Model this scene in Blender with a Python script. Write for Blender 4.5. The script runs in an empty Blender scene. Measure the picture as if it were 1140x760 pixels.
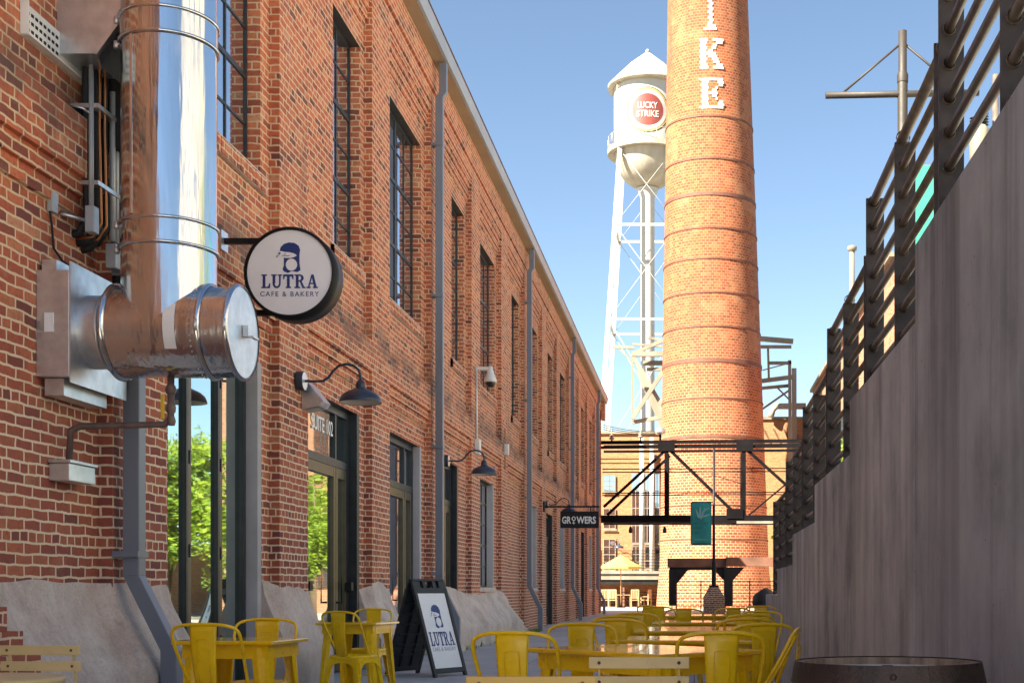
import bpy, math, random
from mathutils import Vector, Matrix
random.seed(11)
R = math.radians
sc = bpy.context.scene
COL = sc.collection

# ------------------------------------------------------------------ camera, sky, sun, exposure
CH = 1.05                       # eye height
F = 1430.0                      # focal length in photo pixels (photo 1140 wide)
VX, VY = 773.0, 657.0           # vanishing point of the lane
cam = bpy.data.cameras.new('camera')
cam.sensor_width = 36.0; cam.sensor_fit = 'HORIZONTAL'
cam.lens = 36.0 * F / 1140.0
cam.shift_x = -(VX - 570.0) / 1140.0
cam.shift_y = (VY - 380.0) / 1140.0
cam.clip_start = 0.05; cam.clip_end = 3000
camo = bpy.data.objects.new('camera', cam); COL.objects.link(camo)
camo.location = (0, 0, CH); camo.rotation_euler = (R(90), 0, 0)
sc.camera = camo

SUN_EL, SUN_DX, SUN_DY = 41.0, -0.72, -0.69
world = bpy.data.worlds.new('World'); sc.world = world; world.use_nodes = True
wn = world.node_tree; wn.nodes.clear()
wo = wn.nodes.new('ShaderNodeOutputWorld'); wb = wn.nodes.new('ShaderNodeBackground')
sk = wn.nodes.new('ShaderNodeTexSky'); sk.sky_type = 'NISHITA'; sk.sun_disc = False
sk.sun_elevation = R(SUN_EL); sk.sun_rotation = math.atan2(SUN_DX, SUN_DY)
sk.air_density = 0.8; sk.dust_density = 0.1; sk.ozone_density = 2.6
wb.inputs['Strength'].default_value = 0.05
wn.links.new(sk.outputs[0], wb.inputs['Color']); wn.links.new(wb.outputs[0], wo.inputs['Surface'])
sl = bpy.data.lights.new('sun', 'SUN'); sl.energy = 5.0; sl.angle = R(0.5); sl.color = (1.0, 0.95, 0.87)
so = bpy.data.objects.new('sun', sl); COL.objects.link(so)
ce = math.cos(R(SUN_EL))
so.rotation_euler = Vector((SUN_DX * ce, SUN_DY * ce, math.sin(R(SUN_EL)))).to_track_quat('Z', 'Y').to_euler()
sc.view_settings.view_transform = 'Standard'; sc.view_settings.look = 'None'
sc.view_settings.gamma = 1; sc.view_settings.use_curve_mapping = False
sc.view_settings.exposure = 2.38
sc.view_settings.use_white_balance = True; sc.view_settings.white_balance_temperature = 7400; sc.view_settings.white_balance_tint = 6

def at(px, py, d):
    """a point of the place, surveyed from the photograph at depth d"""
    s = F / d
    return Vector(((px - VX) / s, d, CH + (VY - py) / s))

# ------------------------------------------------------------------ materials
def nodes(name):
    m = bpy.data.materials.new(name); m.use_nodes = True
    nt = m.node_tree; b = nt.nodes['Principled BSDF']
    return m, nt, b
def N(nt, t, **kw):
    n = nt.nodes.new(t)
    for k, v in kw.items():
        if k in n.inputs.keys(): n.inputs[k].default_value = v
        else: setattr(n, k, v)
    return n
def L(nt, a, b): nt.links.new(a, b)
def ramp(nt, stops, src=None, interp='LINEAR'):
    r = nt.nodes.new('ShaderNodeValToRGB'); cr = r.color_ramp; cr.interpolation = interp
    while len(cr.elements) < len(stops): cr.elements.new(0.5)
    for e, (p, c) in zip(cr.elements, stops):
        e.position = p; e.color = (*c, 1) if len(c) == 3 else c
    if src is not None: L(nt, src, r.inputs[0])
    return r
def mixc(nt, a, b, fac, mode='MIX'):
    m = nt.nodes.new('ShaderNodeMix'); m.data_type = 'RGBA'; m.blend_type = mode
    for s, v in ((0, fac), (6, a), (7, b)):
        if hasattr(v, 'links') or hasattr(v, 'is_linked'): L(nt, v, m.inputs[s])
        else: m.inputs[s].default_value = v if s == 0 else (*v, 1)
    return m.outputs[2]
def math_(nt, op, a, b=None, clamp=False):
    m = nt.nodes.new('ShaderNodeMath'); m.operation = op; m.use_clamp = clamp
    for i, v in ((0, a), (1, b)):
        if v is None: continue
        if hasattr(v, 'is_linked'): L(nt, v, m.inputs[i])
        else: m.inputs[i].default_value = v
    return m.outputs[0]
def noise(nt, vec, scale, detail=4, rough=0.55, dist=0.0):
    n = N(nt, 'ShaderNodeTexNoise', Scale=scale, Detail=detail, Roughness=rough, Distortion=dist)
    if vec is not None: L(nt, vec, n.inputs['Vector'])
    return n.outputs['Fac']
def bump(nt, b, h, strength, dist=0.01):
    n = N(nt, 'ShaderNodeBump', Strength=strength, Distance=dist)
    L(nt, h, n.inputs['Height']); L(nt, n.outputs[0], b.inputs['Normal'])

def simple(name, col, rough=0.5, metal=0.0, var=0.12, scale=6.0, bumpy=0.0, coat=0.0, streak=False):
    m, nt, b = nodes(name)
    tc = N(nt, 'ShaderNodeTexCoord')
    v = tc.outputs['Object']
    if streak:
        mp = N(nt, 'ShaderNodeMapping'); mp.inputs['Scale'].default_value = (1, 1, 0.12); L(nt, v, mp.inputs[0]); v = mp.outputs[0]
    f = noise(nt, v, scale, 5)
    d = tuple(max(0, c * (1 - var)) for c in col); l = tuple(min(1, c * (1 + var)) for c in col)
    r = ramp(nt, [(0.3, d), (0.7, l)], f)
    L(nt, r.outputs[0], b.inputs['Base Color'])
    f2 = noise(nt, v, scale * 3, 4)
    rr = N(nt, 'ShaderNodeMapRange'); L(nt, f2, rr.inputs[0])
    rr.inputs[3].default_value = max(0.02, rough - 0.08); rr.inputs[4].default_value = min(1, rough + 0.1)
    L(nt, rr.outputs[0], b.inputs['Roughness'])
    b.inputs['Metallic'].default_value = metal
    b.inputs['Coat Weight'].default_value = coat
    if bumpy: bump(nt, b, noise(nt, v, scale * 8, 6), bumpy, 0.01)
    return m

def brick(name, bw=0.215, rh=0.0762, mortar=0.019, cols=None, mcol=(0.78, 0.56, 0.36), mvar=0.25, uv=False,
          squash=True, weather=True, bstr=0.6, dirt=0.35, distort=0.008):
    m, nt, b = nodes(name)
    if uv:
        tc = N(nt, 'ShaderNodeUVMap'); base = tc.outputs[0]
        geo = N(nt, 'ShaderNodeNewGeometry'); pos = geo.outputs['Position']
    else:
        geo = N(nt, 'ShaderNodeNewGeometry'); pos = geo.outputs['Position']
        sp = N(nt, 'ShaderNodeSeparateXYZ'); L(nt, pos, sp.inputs[0])
        cb = N(nt, 'ShaderNodeCombineXYZ')
        L(nt, math_(nt, 'ADD', sp.outputs[0], sp.outputs[1]), cb.inputs[0]); L(nt, sp.outputs[2], cb.inputs[1])
        base = cb.outputs[0]
    # slight waviness of the courses
    nz = N(nt, 'ShaderNodeTexNoise', Scale=7.0, Detail=3.0); L(nt, pos, nz.inputs['Vector'])
    sub = N(nt, 'ShaderNodeVectorMath', operation='SUBTRACT'); L(nt, nz.outputs['Color'], sub.inputs[0]); sub.inputs[1].default_value = (.5, .5, .5)
    scl = N(nt, 'ShaderNodeVectorMath', operation='SCALE'); L(nt, sub.outputs[0], scl.inputs[0]); scl.inputs['Scale'].default_value = distort * 4
    add = N(nt, 'ShaderNodeVectorMath', operation='ADD'); L(nt, base, add.inputs[0]); L(nt, scl.outputs[0], add.inputs[1])
    vec = add.outputs[0]
    bt = N(nt, 'ShaderNodeTexBrick'); bt.offset = 0.5; bt.offset_frequency = 2
    bt.squash = 0.5 if squash else 1.0; bt.squash_frequency = 6
    bt.inputs['Color1'].default_value = (0, 0, 0, 1); bt.inputs['Color2'].default_value = (1, 1, 1, 1)
    bt.inputs['Mortar'].default_value = (.5, .5, .5, 1)
    bt.inputs['Scale'].default_value = 1.0; bt.inputs['Mortar Size'].default_value = mortar * 0.5
    bt.inputs['Mortar Smooth'].default_value = 0.25; bt.inputs['Bias'].default_value = 0
    bt.inputs['Brick Width'].default_value = bw; bt.inputs['Row Height'].default_value = rh
    L(nt, vec, bt.inputs['Vector'])
    cols = cols or [(0.0, (.16, .05, .042)), (.13, (.30, .075, .045)), (.24, (.46, .11, .055)), (.5, (.54, .135, .062)), (.78, (.60, .165, .075)), (.95, (.66, .22, .10)), (1, (.64, .30, .17))]
    cr = ramp(nt, cols, bt.outputs['Color'])
    n1 = noise(nt, pos, 30, 5, 0.65)
    c1 = mixc(nt, cr.outputs[0], (.09, .045, .04), math_(nt, 'MULTIPLY', ramp(nt, [(.45, (0, 0, 0)), (.75, (1, 1, 1))], n1).outputs[0], 0.55))
    n2 = noise(nt, pos, 0.9, 5, 0.6)
    c2 = mixc(nt, c1, (.20, .09, .07), math_(nt, 'MULTIPLY', ramp(nt, [(.48, (0, 0, 0)), (.72, (1, 1, 1))], n2).outputs[0], dirt))
    # lime bloom over the bricks in patches
    n4 = noise(nt, pos, 2.6, 6, 0.7)
    c2 = mixc(nt, c2, mcol, math_(nt, 'MULTIPLY', ramp(nt, [(.55, (0, 0, 0)), (.8, (1, 1, 1))], n4).outputs[0], 0.22))
    md = tuple(c * (1 - mvar) for c in mcol)
    mc = mixc(nt, mcol, md, noise(nt, pos, 12, 4))
    col = mixc(nt, c2, mc, bt.outputs['Fac'])
    if weather:
        sp2 = N(nt, 'ShaderNodeSeparateXYZ'); L(nt, pos, sp2.inputs[0])
        z = sp2.outputs[2]
        zz = math_(nt, 'ADD', z, math_(nt, 'MULTIPLY', noise(nt, pos, 1.8, 4), 0.35))
        band = ramp(nt, [(0.0, (0, 0, 0)), (0.44, (0, 0, 0)), (0.455, (1, 1, 1)), (0.475, (.9, .9, .9)), (0.50, (0, 0, 0))], math_(nt, 'DIVIDE', zz, 9.9))
        patch = ramp(nt, [(.3, (0, 0, 0)), (.6, (1, 1, 1))], noise(nt, pos, 2.2, 5))
        fac = math_(nt, 'MULTIPLY', band.outputs[0], math_(nt, 'MULTIPLY', patch.outputs[0], 0.75))
        col = mixc(nt, col, (.075, .06, .055), fac)
        cd = N(nt, 'ShaderNodeCombineXYZ'); sx_ = N(nt, 'ShaderNodeSeparateXYZ'); L(nt, pos, sx_.inputs[0])
        L(nt, math_(nt, 'ADD', sx_.outputs[0], sx_.outputs[1]), cd.inputs[0]); L(nt, math_(nt, 'MULTIPLY', z, .12), cd.inputs[1])
        drip = ramp(nt, [(.54, (0, 0, 0)), (.72, (1, 1, 1))], noise(nt, cd.outputs[0], 2.4, 6, .7)).outputs[0]
        col = mixc(nt, col, (.15, .08, .065), math_(nt, 'MULTIPLY', drip, .5))
        salt = ramp(nt, [(.60, (0, 0, 0)), (.72, (1, 1, 1))], noise(nt, pos, .75, 8, .72)).outputs[0]
        col = mixc(nt, col, (.70, .52, .42), math_(nt, 'MULTIPLY', salt, .38))
        # older, darker and whiter-jointed bricks low down
        low = ramp(nt, [(0.0, (1, 1, 1)), (0.28, (.8, .8, .8)), (0.40, (0, 0, 0))], math_(nt, 'DIVIDE', zz, 9.9))
        dark = mixc(nt, (.22, .06, .05), (.80, .66, .52), bt.outputs['Fac'])
        col = mixc(nt, col, dark, math_(nt, 'MULTIPLY', low.outputs[0], ramp(nt, [(.35, (.25, .25, .25)), (.6, (.8, .8, .8))], noise(nt, pos, 1.1, 5, .65)).outputs[0]))
    if uv:
        sv_ = N(nt, 'ShaderNodeSeparateXYZ'); L(nt, base, sv_.inputs[0]); cv = N(nt, 'ShaderNodeCombineXYZ')
        L(nt, sv_.outputs[0], cv.inputs[0]); L(nt, math_(nt, 'MULTIPLY', sv_.outputs[1], .12), cv.inputs[1])
        st = ramp(nt, [(.50, (0, 0, 0)), (.70, (1, 1, 1))], noise(nt, cv.outputs[0], .8, 6, .7)).outputs[0]
        col = mixc(nt, col, (.10, .035, .02), math_(nt, 'MULTIPLY', st, .45))
        sw_ = N(nt, 'ShaderNodeSeparateXYZ'); L(nt, pos, sw_.inputs[0])
        lowm = ramp(nt, [(.08, (1, 1, 1)), (.55, (0, 0, 0))], math_(nt, 'DIVIDE', sw_.outputs[2], 32.0)).outputs[0]
        col = mixc(nt, col, (.50, .33, .20), math_(nt, 'MULTIPLY', math_(nt, 'MULTIPLY', bt.outputs['Fac'], lowm), .8))
        rp = ramp(nt, [(.56, (0, 0, 0)), (.62, (1, 1, 1))], noise(nt, pos, .35, 5, .6)).outputs[0]
        col = mixc(nt, col, (.42, .20, .10), math_(nt, 'MULTIPLY', rp, .3))
    L(nt, col, b.inputs['Base Color'])
    b.inputs['Roughness'].default_value = 0.88
    hgt = math_(nt, 'ADD', math_(nt, 'MULTIPLY', math_(nt, 'SUBTRACT', 1.0, bt.outputs['Fac']), 1.0), math_(nt, 'MULTIPLY', n1, 0.5))
    bump(nt, b, hgt, bstr, 0.012)
    return m

M = {}
M['brick'] = brick('red_brick')
M['chimney'] = brick('chimney_brick', bw=0.27, rh=0.165, mortar=0.036, mcol=(.36, .17, .08), mvar=.15, uv=True, squash=False, weather=False,
                     cols=[(0, (.16, .035, .014)), (.3, (.25, .048, .015)), (.6, (.31, .062, .018)), (.85, (.35, .09, .026)), (1, (.26, .11, .05))], bstr=.5, dirt=.25, distort=.004)
M['mill'] = brick('orange_mill_brick', mcol=(.42, .26, .14), weather=False, cols=[(0, (.25, .08, .028)), (.5, (.32, .115, .04)), (1, (.37, .16, .06))], bstr=.3, dirt=.25)
M['rbrick'] = brick('red_side_brick', mcol=(.45, .32, .22), weather=False, cols=[(0, (.26, .08, .04)), (.5, (.36, .12, .06)), (1, (.44, .17, .08))], bstr=.3, dirt=.3)
M['steel_black'] = simple('black_steel_paint', (.016, .016, .018), .45, var=.3, scale=3)
M['bridge'] = simple('bridge_steel_paint', (.008, .007, .008), .5, var=.35, scale=1.5)
M['rail'] = simple('weathered_bronze_railing_paint', (.12, .095, .075), .42, var=.4, scale=9, bumpy=.15)
M['post'] = simple('dark_post_paint', (.05, .043, .042), .5, var=.35, scale=9, bumpy=.1)
M['rust'] = simple('rusty_brown_steel', (.14, .062, .038), .7, var=.35, scale=2, bumpy=.2)
M['band_rust'] = simple('faded_band_rust', (.13, .05, .032), .7, var=.3, scale=2)
M['pale_steel'] = simple('pale_weathered_steel', (.20, .17, .13), .6, var=.35, scale=1.2, streak=True)
M['downspout'] = simple('slate_grey_downspout_paint', (.17, .20, .25), .38, var=.12, scale=2, streak=True)
M['gutter'] = simple('gutter_metal', (.36, .36, .37), .45, metal=.3, var=.1, scale=1)
M['soffit'] = simple('soffit_paint', (.34, .25, .16), .7, var=.12, scale=1)
M['white_paint'] = simple('tower_white_paint', (.42, .41, .385), .45, var=.07, scale=.5, streak=True)
M['white_face'] = simple('white_sign_acrylic', (.90, .90, .92), .3, var=.02)
M['navy'] = simple('navy_vinyl', (.022, .045, .20), .4, var=.1)
M['white_vinyl'] = simple('white_vinyl', (.8, .8, .8), .5, var=.03)
M['grey_vinyl'] = simple('faded_vinyl', (.30, .36, .42), .5, var=.1)
M['white_brick'] = simple('white_glazed_brick', (.42, .395, .36), .6, var=.12, scale=4)
M['red_vinyl'] = simple('red_paint', (.19, .035, .028), .5, var=.1, scale=1)
M['gold_vinyl'] = simple('gold_paint', (.40, .27, .09), .5, var=.1)
M['black_vinyl'] = simple('black_paint_ring', (.03, .03, .03), .5)
M['yellow'] = simple('yellow_powder_coat', (.97, .585, .008), .28, var=.1, scale=5, coat=.2)
M['yellow_top'] = simple('yellow_table_enamel', (.97, .56, .012), .14, var=.08, scale=3, coat=.6)
M['cream'] = simple('cream_powder_coat', (.66, .50, .24), .42, var=.08, scale=5)
M['tan'] = simple('shaded_tan_coat', (.46, .29, .07), .42, var=.08, scale=5)  # folding-chair coat browned: the shade on the slat is in the colour
M['galv'] = simple('galvanised_sheet', (.62, .63, .64), .36, metal=.85, var=.16, scale=9, bumpy=.03)
M['lamp'] = simple('dark_blue_black_lamp_enamel', (.03, .04, .065), .35, var=.2)
M['lamp_in'] = simple('white_lamp_enamel', (.6, .58, .52), .5)
M['plastic'] = simple('black_moulded_plastic', (.02, .022, .025), .5, var=.2, bumpy=.1)
M['cable'] = simple('black_foam_insulation', (.012, .012, .014), .7, var=.2)
M['copper'] = simple('copper_pipe', (.45, .18, .08), .35, metal=.9)
M['pvc'] = simple('grey_conduit', (.42, .44, .46), .4, metal=.2)
M['pipe_brown'] = simple('brown_painted_gas_pipe', (.13, .085, .075), .45, var=.3, scale=14)
M['brass'] = simple('yellow_valve_paint', (.72, .48, .03), .4)
M['camera_white'] = simple('white_camera_housing', (.72, .72, .70), .35)
M['camera_dark'] = simple('smoked_dome', (.02, .02, .02), .1)
M['teal'] = simple('teal_banner_cloth', (.03, .30, .27), .75, var=.15, scale=2)
M['teal_light'] = simple('bright_teal_banner_cloth', (.02, .27, .18), .75, var=.1, scale=2)
M['banner_mark'] = simple('pale_banner_print', (.26, .45, .44), .75)
M['banner_text'] = simple('dark_banner_print', (.02, .17, .17), .75)
M['umbrella'] = simple('pale_yellow_canvas', (.50, .38, .09), .8, var=.05)
M['wood'] = simple('patio_chair_wood', (.40, .24, .13), .6, var=.2)
M['bark'] = simple('tree_bark', (.13, .09, .06), .9, var=.3, scale=8, bumpy=.5)
M['jamb'] = simple('pale_plaster_jamb', (.42, .40, .42), .8, var=.12, scale=3, bumpy=.2)
M['frame'] = simple('dark_window_steel', (.022, .027, .032), .4, var=.3)
M['bronze'] = simple('bronze_door_frame', (.10, .085, .055), .35, metal=.4, var=.15)
M['interior'] = simple('dark_interior', (.02, .018, .016), .9)
M['tan_wall'] = simple('beige_bounce_wall', (.36, .325, .29), .8, var=.15, scale=.6)  # only on the added building that bounces fill light
M['roofing'] = simple('grey_roofing', (.25, .25, .24), .85, var=.15, scale=1)
M['black_cover'] = simple('black_cover_cloth', (.015, .015, .018), .6)
M['tank_rust'] = simple('rust_streaked_cream_paint', (.38, .335, .27), .6, var=.22, scale=1.2, streak=True)

for k_ in ('bridge', 'steel_black', 'post'): M[k_].node_tree.nodes['Principled BSDF'].inputs['Specular IOR Level'].default_value = .2
M['bridge'].node_tree.nodes['Principled BSDF'].inputs['Specular IOR Level'].default_value = .04
M['mast'] = simple('dark_bronze_mast_paint', (.028, .022, .018), .6, var=.2)
def foliage(name, a, b_):
    m, nt, b = nodes(name)
    geo = N(nt, 'ShaderNodeNewGeometry')
    f = N(nt, 'ShaderNodeTexWhiteNoise'); 
    r = ramp(nt, [(0, a), (1, b_)], geo.outputs['Random Per Island'])
    L(nt, r.outputs[0], b.inputs['Base Color']); b.inputs['Roughness'].default_value = .55
    tr = N(nt, 'ShaderNodeBsdfTranslucent'); L(nt, r.outputs[0], tr.inputs[0])
    mx = N(nt, 'ShaderNodeMixShader'); mx.inputs[0].default_value = .45
    L(nt, b.outputs[0], mx.inputs[1]); L(nt, tr.outputs[0], mx.inputs[2])
    L(nt, mx.outputs[0], nt.nodes['Material Output'].inputs[0])
    return m
M['leaf'] = foliage('tree_leaves', (.10, .20, .02), (.34, .42, .04))
M['hedge'] = foliage('hedge_leaves', (.07, .15, .02), (.26, .34, .03))

for k_ in ('yellow', 'yellow_top', 'cream'):
    nt = M[k_].node_tree; b = nt.nodes['Principled BSDF']; src = b.inputs['Base Color'].links[0].from_socket
    tc = N(nt, 'ShaderNodeTexCoord'); v_ = tc.outputs['Object']
    c = mixc(nt, src, (.45, .20, .02) if k_ != 'cream' else (.3, .2, .1), math_(nt, 'MULTIPLY', ramp(nt, [(.56, (0, 0, 0)), (.74, (1, 1, 1))], noise(nt, v_, 9, 8, .75)).outputs[0], .4))
    c = mixc(nt, c, (.08, .05, .03), math_(nt, 'MULTIPLY', ramp(nt, [(.70, (0, 0, 0)), (.74, (1, 1, 1))], noise(nt, v_, 42, 4, .6)).outputs[0], .8))
    L(nt, c, b.inputs['Base Color'])
def stainless():
    m, nt, b = nodes('polished_stainless')
    b.inputs['Metallic'].default_value = 1.0; b.inputs['Base Color'].default_value = (.60, .63, .66, 1)
    tc = N(nt, 'ShaderNodeTexCoord')
    f = noise(nt, tc.outputs['Object'], 2.2, 3)
    rr = ramp(nt, [(.3, (.08, .08, .08)), (.55, (.16, .16, .16)), (.75, (.30, .30, .30))], f); L(nt, rr.outputs[0], b.inputs['Roughness'])
    mp = N(nt, 'ShaderNodeMapping'); mp.inputs['Scale'].default_value = (2.5, 2.5, .25); L(nt, tc.outputs['Object'], mp.inputs[0])
    bump(nt, b, noise(nt, mp.outputs[0], 2.6, 3), .45, .03)
    return m
M['stainless'] = stainless()

def glass_like(name, tint, refl, rough=.015, base=(.012, .016, .018)):
    m, nt, b = nodes(name)
    b.inputs['Base Color'].default_value = (*base, 1); b.inputs['Roughness'].default_value = .1
    g = N(nt, 'ShaderNodeBsdfGlossy'); g.inputs['Color'].default_value = (*tint, 1); g.inputs['Roughness'].default_value = rough
    tc = N(nt, 'ShaderNodeTexCoord')
    bp = N(nt, 'ShaderNodeBump', Strength=.05, Distance=.02); L(nt, noise(nt, tc.outputs['Object'], 1.6, 1), bp.inputs['Height'])
    L(nt, bp.outputs[0], g.inputs['Normal'])
    mx = N(nt, 'ShaderNodeMixShader'); mx.inputs[0].default_value = refl
    L(nt, b.outputs[0], mx.inputs[1]); L(nt, g.outputs[0], mx.inputs[2])
    L(nt, mx.outputs[0], nt.nodes['Material Output'].inputs[0])
    return m
M['glass_door'] = glass_like('coated_shopfront_glass', (.80, .95, .90), .62)
M['glass_win'] = glass_like('old_window_glass', (.9, .95, 1), .6, .03, (.03, .035, .04))

def parge():
    m, nt, b = nodes('patched_cement_render')
    geo = N(nt, 'ShaderNodeNewGeometry'); pos = geo.outputs['Position']
    c = ramp(nt, [(.25, (.46, .34, .30)), (.45, (.60, .49, .44)), (.6, (.67, .58, .53)), (.8, (.76, .71, .68))], noise(nt, pos, 3.1, 9, .72, .15)).outputs[0]
    mp = N(nt, 'ShaderNodeMapping'); mp.inputs['Scale'].default_value = (1, 1, .12); L(nt, pos, mp.inputs[0])
    sf = ramp(nt, [(.5, (0, 0, 0)), (.68, (1, 1, 1))], noise(nt, mp.outputs[0], 14, 5)).outputs[0]
    sp = N(nt, 'ShaderNodeSeparateXYZ'); L(nt, pos, sp.inputs[0])
    lowf = ramp(nt, [(0, (1, 1, 1)), (.75, (0, 0, 0))], sp.outputs[2]).outputs[0]
    c = mixc(nt, c, (.22, .19, .17), math_(nt, 'MULTIPLY', sf, .2))
    c = mixc(nt, c, (.32, .29, .27), math_(nt, 'MULTIPLY', lowf, .4))
    c = mixc(nt, c, (.74, .71, .68), math_(nt, 'MULTIPLY', ramp(nt, [(.58, (0, 0, 0)), (.64, (1, 1, 1))], noise(nt, pos, 4, 8, .78)).outputs[0], .5))
    c = mixc(nt, c, (.15, .12, .11), math_(nt, 'MULTIPLY', ramp(nt, [(.64, (0, 0, 0)), (.70, (1, 1, 1))], noise(nt, pos, 11, 8, .8)).outputs[0], .55))
    c = mixc(nt, c, (.24, .20, .18), math_(nt, 'MULTIPLY', ramp(nt, [(.50, (0, 0, 0)), (.66, (1, 1, 1))], noise(nt, pos, 1.7, 9, .75)).outputs[0], .45))
    c = mixc(nt, c, (.30, .25, .22), math_(nt, 'MULTIPLY', ramp(nt, [(.52, (0, 0, 0)), (.60, (1, 1, 1))], noise(nt, pos, 45, 5, .8)).outputs[0], .4))
    c = mixc(nt, c, (.27, .11, .07), math_(nt, 'MULTIPLY', ramp(nt, [(.60, (0, 0, 0)), (.75, (1, 1, 1))], noise(nt, pos, 1.3, 5, .7)).outputs[0], .45))
    L(nt, c, b.inputs['Base Color']); b.inputs['Roughness'].default_value = .9
    bump(nt, b, noise(nt, pos, 12, 9, .8), .6, .02)
    return m
M['parge'] = parge()

def panel_conc():
    m, nt, b = nodes('streaked_wall_concrete')
    geo = N(nt, 'ShaderNodeNewGeometry'); pos = geo.outputs['Position']
    sp = N(nt, 'ShaderNodeSeparateXYZ'); L(nt, pos, sp.inputs[0])
    cb = N(nt, 'ShaderNodeCombineXYZ'); L(nt, sp.outputs[1], cb.inputs[0]); L(nt, math_(nt, 'MULTIPLY', sp.outputs[2], .09), cb.inputs[1])
    cw = N(nt, 'ShaderNodeCombineXYZ'); L(nt, sp.outputs[1], cw.inputs[0]); L(nt, math_(nt, 'MULTIPLY', sp.outputs[2], .28), cw.inputs[1])
    big = noise(nt, cw.outputs[0], 1.1, 5, .6, .8)
    mid = noise(nt, cb.outputs[0], 3.4, 5, .62, .5)
    mott = noise(nt, pos, 2.2, 6, .65)
    mixv = math_(nt, 'ADD', math_(nt, 'MULTIPLY', big, .38), math_(nt, 'ADD', math_(nt, 'MULTIPLY', mid, .2), math_(nt, 'MULTIPLY', mott, .42)))
    c = ramp(nt, [(.38, (.27, .29, .31)), (.46, (.48, .51, .53)), (.54, (.64, .67, .69)), (.64, (.78, .80, .81))], mixv).outputs[0]
    cb2 = N(nt, 'ShaderNodeCombineXYZ'); L(nt, sp.outputs[1], cb2.inputs[0]); L(nt, math_(nt, 'MULTIPLY', sp.outputs[2], .05), cb2.inputs[1])
    fine = noise(nt, cb2.outputs[0], 11, 5, .6, .3)
    c = mixc(nt, c, (.10, .085, .08), math_(nt, 'MULTIPLY', ramp(nt, [(.54, (0, 0, 0)), (.74, (1, 1, 1))], fine).outputs[0], .34))
    c = mixc(nt, c, (.62, .60, .57), math_(nt, 'MULTIPLY', ramp(nt, [(.62, (0, 0, 0)), (.74, (1, 1, 1))], noise(nt, cw.outputs[0], 9, 6, .7, .6)).outputs[0], .4))
    # soot running down from the top edges
    sootn = ramp(nt, [(.46, (0, 0, 0)), (.62, (1, 1, 1))], noise(nt, cb2.outputs[0], 2.3, 4, .6)).outputs[0]
    c = mixc(nt, c, (.07, .06, .058), math_(nt, 'MULTIPLY', sootn, math_(nt, 'MULTIPLY', math_(nt, 'DIVIDE', sp.outputs[2], 2.6, True), .65)))
    # panels get darker towards the near end of the wall
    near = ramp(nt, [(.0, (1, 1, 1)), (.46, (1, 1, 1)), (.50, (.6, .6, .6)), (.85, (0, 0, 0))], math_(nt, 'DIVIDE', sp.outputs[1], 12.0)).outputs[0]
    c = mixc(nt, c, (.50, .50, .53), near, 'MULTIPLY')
    oi = N(nt, 'ShaderNodeObjectInfo')
    tone = ramp(nt, [(0, (.66, .66, .68)), (1, (1.0, .99, .98))], oi.outputs['Random']).outputs[0]
    c = mixc(nt, c, tone, 1.0, 'MULTIPLY')
    # pinholes and pale scuffs
    vo = N(nt, 'ShaderNodeTexVoronoi', Scale=9.0); L(nt, pos, vo.inputs['Vector'])
    c = mixc(nt, c, (.06, .055, .055), ramp(nt, [(.03, (1, 1, 1)), (.06, (0, 0, 0))], vo.outputs['Distance']).outputs[0])
    c = mixc(nt, c, (.72, .70, .70), math_(nt, 'MULTIPLY', ramp(nt, [(.66, (0, 0, 0)), (.72, (1, 1, 1))], noise(nt, pos, 3.3, 8, .78, .4)).outputs[0], .5))
    L(nt, c, b.inputs['Base Color']); b.inputs['Roughness'].default_value = .8
    bump(nt, b, math_(nt, 'ADD', noise(nt, pos, 30, 6, .7), math_(nt, 'MULTIPLY', fine, .4)), .35, .006)
    return m
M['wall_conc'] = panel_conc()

def paving(name, a, b_, joint=None, scale=1.2):
    m, nt, b = nodes(name)
    geo = N(nt, 'ShaderNodeNewGeometry'); pos = geo.outputs['Position']
    c = ramp(nt, [(.3, a), (.7, b_)], noise(nt, pos, scale, 7, .65)).outputs[0]
    c = mixc(nt, c, tuple(x * .6 for x in a), math_(nt, 'MULTIPLY', ramp(nt, [(.5, (0, 0, 0)), (.75, (1, 1, 1))], noise(nt, pos, scale * .3, 5, .6)).outputs[0], .5))
    h = noise(nt, pos, 60, 5, .7)
    if joint:
        bt = N(nt, 'ShaderNodeTexBrick'); bt.offset = 0
        bt.inputs['Scale'].default_value = 1; bt.inputs['Brick Width'].default_value = joint; bt.inputs['Row Height'].default_value = joint
        bt.inputs['Mortar Size'].default_value = .006; L(nt, pos, bt.inputs['Vector'])
        c = mixc(nt, c, (.05, .05, .05), bt.outputs['Fac'])
    L(nt, c, b.inputs['Base Color']); b.inputs['Roughness'].default_value = .75
    bump(nt, b, h, .3, .006)
    return m
M['lane'] = paving('lane_concrete', (.34, .35, .37), (.46, .47, .49), 2.4)
M['plaza'] = paving('plaza_paving', (.46, .37, .32), (.58, .47, .41), .6)
M['pale_paving'] = paving('pale_concrete_paving', (.56, .50, .42), (.68, .61, .52), 2.4)
M['earth'] = paving('earth_ground', (.16, .15, .12), (.22, .20, .16))
M['grass'] = simple('lawn_grass', (.07, .16, .03), .9, var=.35, scale=20)

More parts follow.
